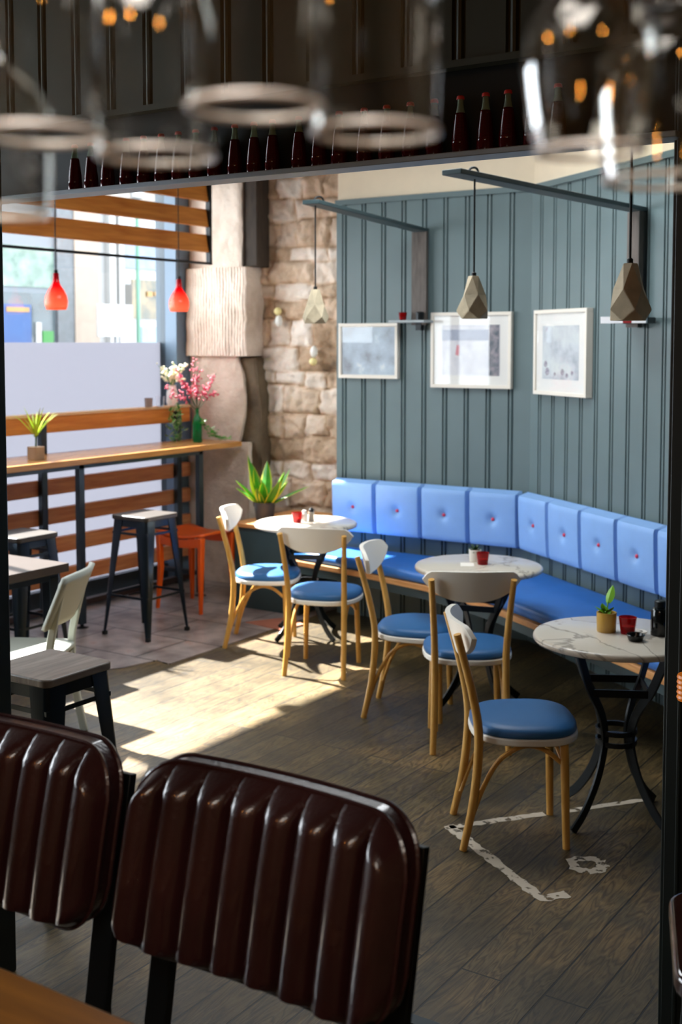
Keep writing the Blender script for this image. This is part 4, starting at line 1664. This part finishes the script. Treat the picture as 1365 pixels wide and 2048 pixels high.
# ------------------------------------------------------------------ leather bar chairs in front
def leather_chair(label, loc, rz):
    """sitter faces local -y; back pad channels face -y; local origin on floor below pad centre"""
    t = thing('leather_bar_chair', label, 'chair', loc, rz, 'oxblood channelled bar chairs')
    W_, z0, z1 = 0.505, 0.945, 1.232
    nch = 8
    mb = MB()
    nu, nv = 96, 26
    R_ = 0.075

    def outl(u, v):
        # rounded rectangle mapping
        x = (u-.5)*W_
        z = z0+(z1-z0)*v
        return x, z

    def shape(u, v, front):
        x = (u-.5)*W_
        hx = W_/2
        # corner rounding: limit z range by x
        ex = hx-abs(x)
        cut = 0
        if ex < R_:
            cut = R_-math.sqrt(max(0, R_*R_-(R_-ex)**2))
        zl, zh = z0+cut, z1-cut
        z = zl+(zh-zl)*v
        edge = min(ex, (z-zl)*1.0+0.0001, (zh-z)+0.0001)
        k = min(1, max(0, edge/0.028))
        k = math.sqrt(max(0, 1-(1-k)**2))
        ph = (x/W_+0.5)*nch
        fr = ph-math.floor(ph)
        ch = math.sqrt(max(0, 1-(2*fr-1)**2))
        fade = min(1, (zh-z)/0.03)*min(1, (z-zl)/0.02)
        yb = 0.17*(z-z0)-0.025*(2*abs(x)/W_)**2
        yb += 0.02*((z-z0)/(z1-z0))**2
        if front:
            y = yb-0.012-0.012*k-0.036*ch*fade*k
        else:
            y = yb+0.018+0.008*k
        return (x, y, z)
    mb.grid(nu, nv, lambda u, v: shape(u, v, True))
    p_ = mb.build('back_pad', LEATHER, t, sharp=60)
    mb = MB().grid(nu//2, nv, lambda u, v: shape(u, v, False), flip=True)
    mb.build('back_shell', LEATHER, t, sharp=60)
    # piping round the rim joining front and back
    loop = []
    N_ = 120
    for i in range(nu+1):
        loop.append(Vector(shape(i/nu, 0, True)))
    for j in range(1, nv+1):
        loop.append(Vector(shape(1, j/nv, True)))
    for i in range(nu-1, -1, -1):
        loop.append(Vector(shape(i/nu, 1, True)))
    for j in range(nv-1, 0, -1):
        loop.append(Vector(shape(0, j/nv, True)))
    cl = [loop[0]]
    for q in loop[1:]:
        if (q-cl[-1]).length > 0.004:
            cl.append(q)
    sw = MB()
    vs, fs = [], []
    n_ = len(cl)
    for q in cl:
        vs += [tuple(q+Vector((0, 0.004, 0))), tuple(q+Vector((0, 0.032, 0)))]
    for i in range(n_):
        j = (i+1) % n_
        fs.append((2*i, 2*j, 2*j+1, 2*i+1))
    sw.add(vs, fs)
    sw.build('side_band', LEATHER, t)
    pp_ = MB().tube(cl, 0.0042, 6, closed=True)
    pp_.tube([q+Vector((0, 0.034, 0)) for q in cl], 0.0042, 6, closed=True)
    pp_.build('piping', LEATHER, p_)
    # stitches beside each seam
    for c in range(1, nch):
        stt = MB()
        u0 = c/nch
        for kk in range(2, 44):
            v = kk/46
            a = Vector(shape(u0+0.004, v, True))
            b2 = Vector(shape(u0+0.004, v+0.012, True))
            stt.tube([a+Vector((0.001, -.0012, 0)), b2+Vector((0.001, -.0012, 0))], 0.0006, 4)
        stt.build('seam_stitching', mat('thread', '#5a3a30', rough=0.7), p_)
    for s in (-1, 1):
        x = s*(W_/2-0.035)
        path = [(x, 0.06+0.035, z1-0.06), (x, 0.045, z0), (x, 0.02, 0.80), (x*1.02, 0.03, 0.4), (x*1.08, 0.06, 0)]
        MB().bar(path, 0.018, 0.044, up=Vector((1, 0, 0))).build('rear_leg', IRON, t, bevel=0.002)
        MB().bar([(x*0.95, -0.42, 0.76), (x*1.06, -0.47, 0)], 0.03, 0.016).build('front_leg', IRON, t)
        MB().bar([(x, 0.02, 0.745), (x*0.95, -0.42, 0.745)], 0.03, 0.014).build('side_rail', IRON, t)
        MB().bar([(x*1.03, 0.04, 0.3), (x*1.02, -0.45, 0.3)], 0.02, 0.012).build('stretcher', IRON, t)
    MB().prism(rrect(0.42, 0.38, 0.06, 6, 0, -0.24), 0.755, 0.81).build('seat', LEATHER, t, bevel=0.02, seg=4)
    return t


lc = leather_chair('oxblood ribbed leather bar chair, whole backrest visible in the foreground', (-1.062, 1.385, 0), 0)
dup(lc, (-1.612, 1.35, 0), math.radians(5), 'oxblood ribbed leather bar chair cut off by the left edge')

hb = thing('high_table', 'amber wooden bar table in the near lower corner', 'table', (-1.1, 0.6, 0))
MB().box(-0.9, 0.45, -0.35, 0.47, 1.015, 1.05).build('tabletop', TABW, hb, bevel=0.006)
for (x, y) in ((-0.8, -0.25), (0.3, -0.25), (-0.8, 0.1), (0.3, 0.1)):
    MB().box(x-.025, x+.025, y-.025, y+.025, 0, 1.015).build('leg', IRON, hb)

# dark varnished stool by the right edge
ds = thing('varnished_stool', 'dark varnished wooden stool at the near right edge', 'stool', (-0.455, 2.05, -0.0), math.radians(20))
MB().prism(rrect(0.36, 0.36, 0.06, 6), 0.85, 0.885).build('seat', mat('dark_varnish', '#2a0f0a', rough=0.12, coat=0.6), ds, bevel=0.008, seg=3)
MB().prism(rrect(0.31, 0.31, 0.05, 6), 0.815, 0.85).build('seat_frame', IRON, ds, bevel=0.004)
for (sx, sy) in ((-1, -1), (1, -1), (1, 1), (-1, 1)):
    MB().tube([(sx*0.13, sy*0.13, 0.83), (sx*0.19, sy*0.19, 0)], 0.012, 10).build('leg', IRON, ds)
am = thing('amber_lamp', 'small ribbed amber glass lamp at the right edge on the dark post', 'lamp', (-0.833, 2.765, 1.058))
MB().lathe([(0, 0)]+[(0.03+0.0025*(k % 2), 0.004+0.006*k) for k in range(11)]+[(0, 0.068)], 24).build('ribbed_glass', mat('amber_glass', '#b5661a', rough=0.25, emit='#c86a14', estr=0.3), am)
MB().box(-0.012, 0.012, 0.0, 0.036, 0.03, 0.045).build('wall_mount', IRON, am)


# ------------------------------------------------------------------ wine glasses hanging upside down
def wine_glass(label, loc, rim=0.029, bowl=0.0305, bh=0.095, stem=0.20, sh=0.55):
    """origin at rim centre, rim down; loc z is rim height"""
    t = thing('wine_glass', label, 'glass', loc, 0, 'wine glasses hanging from the bar rack')
    outer = [(rim, 0), (rim+(bowl-rim)*.6, bh*.2), (bowl, bh*sh), (bowl*.93, bh*.75), (bowl*.72, bh*.9), (bowl*.4, bh*1.0), (0.006, bh*1.08), (0.0036, bh*1.2), (0.0036, stem-0.02), (0.006, stem-0.008), (0.03, stem-0.002), (0.031, stem), (0, stem)]
    P_ = smooth_path([(a, 0, b_) for (a, b_) in outer[:7]], 4)
    out_ = [(p.x, p.z) for p in P_]
    MB().lathe([(r, z) for (r, z) in out_ if z < bh*1.02], 48).build('bowl', THING, t, sharp=80)
    MB().lathe([(0, bh*1.0)]+[(r, z) for (r, z) in out_ if z >= bh*1.02]+outer[7:], 28).build('stem_and_foot', CLEARG, t, sharp=60)
    MB().tube([(rim*math.cos(2*PI*k/48), rim*math.sin(2*PI*k/48), 0) for k in range(48)], 0.0017, 8, closed=True).build('rim', RIMG, t)
    return t


def ray_pt(px, py, D):
    cp, sp_ = math.cos(math.atan(165/2400)), math.sin(math.atan(165/2400))
    ya = math.radians(33.3)
    F = Vector((-math.sin(ya)*cp, math.cos(ya)*cp, -sp_))
    R_ = Vector((math.cos(ya), math.sin(ya), 0))
    U_ = R_.cross(F)
    return Vector((0, 0, 1.9))+(F+R_*((px-682.5)/2400)-U_*((py-850)/2400))*D


gl = [
    ('wine glass hanging second from the left, rim lowest of the clear row', (312, 311, .60), {}),
    ('wine glass hanging with its rim level with the shelf, third from the left', (510, 214, .524), {}),
    ('wine glass hanging fourth from the left, over the bottle row', (751, 265, .558), {}),
    ('wine glass hanging at the left edge with its rim above the shelf line', (80, 269, .565), {}),
    ('wide wine glass nearest the left edge, rim lowest and partly cut off', (-22, 425, .62), dict(rim=.031, bowl=.0325, bh=.075, sh=.7)),
    ('tulip wine glass hanging right of the bottle row', (1180, 302, .62), dict(rim=.027, bowl=.0355, bh=.085, sh=.55)),
    ('tulip wine glass hanging at the right edge, lower than its neighbour', (1335, 362, .70), dict(rim=.036, bowl=.0425, bh=.10, sh=.6)),
]
g_objs = []
for lab, (px, py, D), kw in gl:
    p = ray_pt(px, py, D)
    g_objs.append(wine_glass(lab, tuple(p), **kw))
rack = thing('glass_rack', 'dark rail rack above holding the hanging wine glasses', 'rack', (0, 0, 0))
ya = math.radians(33.3)
for D in (0.50, 0.60, 0.70):
    c = ray_pt(682, 0, D)
    a_ = Vector((c.x, c.y, 2.205))
    d_ = Vector((math.cos(ya), math.sin(ya), 0))
    MB().bar([a_-d_*0.4, a_+d_*0.4], 0.02, 0.012).build('rail', IRON, rack)
for s in (-.38, .38):
    a_ = ray_pt(682, 0, .6)
    a_ = Vector((a_.x, a_.y, 0))+Vector((math.cos(ya), math.sin(ya), 0))*s
    MB().tube([(a_.x, a_.y, 2.21), (a_.x, a_.y, 3.5)], 0.006, 8).build('hanger', IRON, rack)

# ------------------------------------------------------------------ warm bar lamps behind the camera
for k, (x, y, z) in enumerate(((-0.5, -0.6, 2.5), (0.5, -0.3, 2.45), (-1.4, -0.3, 2.5))):
    t = thing('bar_pendant', ('warm bare bulb pendant over the bar, %s') % ('middle', 'towards the bar wall', 'towards the windows')[k], 'lamp', (x, y, z), 0, 'bare bulbs over the bar')
    MB().lathe([(0, 0), (0.02, 0.006), (0.032, 0.035), (0.025, 0.06), (0.013, 0.085), (0.013, 0.10), (0, 0.10)], 16).build('bulb', mat('amber_bulb', '#ffc070', emit='#ffa040', estr=110), t)
    MB().tube([(0, 0, 0.1), (0, 0, 3.5-z)], 0.004, 6).build('cord', CORD, t)

# ------------------------------------------------------------------ street outside
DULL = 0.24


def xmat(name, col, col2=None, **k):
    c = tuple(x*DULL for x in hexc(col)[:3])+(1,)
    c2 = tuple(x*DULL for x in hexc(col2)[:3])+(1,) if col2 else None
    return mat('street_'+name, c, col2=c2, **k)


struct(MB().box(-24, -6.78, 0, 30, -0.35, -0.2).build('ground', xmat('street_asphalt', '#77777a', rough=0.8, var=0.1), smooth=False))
FX = -16.0
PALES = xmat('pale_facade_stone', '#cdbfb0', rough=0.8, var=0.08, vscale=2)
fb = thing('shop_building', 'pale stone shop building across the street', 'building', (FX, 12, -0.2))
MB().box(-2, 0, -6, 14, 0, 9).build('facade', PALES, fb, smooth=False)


def fbox(name, y0, y1, z0, z1, dep, m, parent=None):
    return MB().box(0.0, dep, y0-12, y1-12, z0+0.2, z1+0.2).build(name, m, parent or fb, smooth=False)


# left shop front
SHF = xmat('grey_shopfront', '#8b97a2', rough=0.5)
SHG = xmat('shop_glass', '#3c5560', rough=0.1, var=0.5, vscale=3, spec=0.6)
sf = fbox('shopfront_frame', 12.6, 15.35, 0, 4.4, 0.12, SHF)
fbox('shop_window', 12.7, 14.95, 2.85, 3.55, 0.14, xmat('green_glass', '#54806e', rough=0.1, col2='#a9c4b4', vscale=5), sf)
fbox('shop_window', 12.7, 14.95, 0.6, 2.75, 0.14, SHG, sf)
fbox('blue_poster', 13.6, 14.4, 0.8, 2.55, 0.16, xmat('poster_blue', '#2458a8', rough=0.5, col2='#2a6ab8', vscale=3), sf)
fbox('yellow_flash', 13.85, 14.35, 2.42, 2.5, 0.17, xmat('poster_gold', '#e0a850', rough=0.5), sf)
fbox('green_poster', 14.65, 14.9, 1.7, 2.1, 0.17, xmat('poster_green', '#2fae3a', rough=0.5), sf)
fbox('white_poster', 14.5, 14.62, 1.7, 2.25, 0.17, xmat('white_board', '#f2f2f0', rough=0.5), sf)
fbox('red_drape', 13.2, 13.4, 0.8, 2.6, 0.165, xmat('poster_brick', '#a5564c', rough=0.5, var=0.3, vscale=20), sf)
pil = fbox('grey_pilaster', 15.0, 15.4, 0, 4.4, 0.18, xmat('pilaster_grey', '#7e858c', rough=0.6, var=0.2, vscale=14))
fbox('sandstone_pier', 15.4, 16.0, 0, 4.6, 0.2, xmat('pink_pier', '#d8c2ae', rough=0.7, var=0.05))
# right shop front
rf = fbox('shopfront_frame', 16.05, 18.6, 0, 4.5, 0.1, xmat('white_shopfront', '#e6e6e6', rough=0.5))
fbox('shop_window', 16.95, 18.4, 2.35, 3.1, 0.12, xmat('dark_green_window', '#33504e', rough=0.15, col2='#c7a874', vscale=4), rf)
fbox('fascia', 16.6, 18.4, 3.3, 3.8, 0.14, xmat('blue_fascia', '#9fb4d6', rough=0.5, var=0.2, vscale=4), rf)
fbox('shop_window', 17.2, 18.4, 1.55, 2.2, 0.12, xmat('pale_blue_window', '#a8c6dc', rough=0.15, var=0.15, vscale=3), rf)
fbox('doorway', 16.75, 16.95, 2.3, 3.0, 0.12, xmat('door_dark', '#59564f', rough=0.6), rf)
fbox('column', 16.25, 16.4, 0, 4.5, 0.24, xmat('white_board', '#f2f2f0'), rf)
fbox('column', 16.5, 16.62, 0, 4.5, 0.24, xmat('white_board', '#f2f2f0'), rf)
for k in range(5):
    fbox('amber_sign_letter', 17.35+0.2*k, 17.5+0.2*k, 2.78+0.02*(k % 2), 2.88, 0.15, MATS['street_poster_gold'], rf)
# street sign board
sb = thing('sign_board', 'large white blank sign board on a post across the street', 'sign', (-14.6, 15.15, -0.2))
MB().box(-0.02, 0.02, -0.42, 0.42, 2.2, 2.75).build('board', xmat('white_board', '#f2f2f0'), sb, bevel=0.005)
MB().box(-0.03, 0.03, 0.0, 0.06, 0, 2.2).build('post', xmat('pale_post', '#c8ccd0', rough=0.5), sb)
lp = thing('street_lamp', 'green lamp post on the far pavement', 'lamp', (-14.8, 15.95, -0.2))
MB().lathe([(0, 0), (0.09, 0), (0.07, 0.5), (0.04, 0.8), (0.035, 4.6), (0, 4.6)], 14).build('post', xmat('sea_green', '#6fb79a', rough=0.5), lp)
MB().lathe([(0, 4.6), (0.12, 4.65), (0.15, 4.9), (0.05, 5.05), (0, 5.05)], 14).build('lantern', xmat('lantern_white', '#eeeeee'), lp)
# parked van: only its pale roof shows above the frosting
vn = thing('parked_van', 'white van parked across the street, pale roof above the frosted glass', 'van', (-13.2, 11.5, -0.2))
MB().box(-0.9, 0.9, -2.3, 1.9, 0.45, 1.98).build('van_body', xmat('van_white', '#eff0f2', rough=0.3), vn, bevel=0.22, seg=5)
for (x, y) in ((0.88, -1.4), (0.88, 1.1), (-0.88, -1.4), (-0.88, 1.1)):
    o = MB().lathe([(0, -0.1), (0.33, -0.1), (0.35, -0.05), (0.35, 0.05), (0.33, 0.1), (0, 0.1)], 20).build('wheel', IRON, vn)
    o.rotation_euler = (0, PI/2, 0)
    o.location = (x, y, 0.35)
MB().box(0.885, 0.91, -2.0, 1.2, 1.1, 1.65).build('side_window', SHG, vn, bevel=0.01)
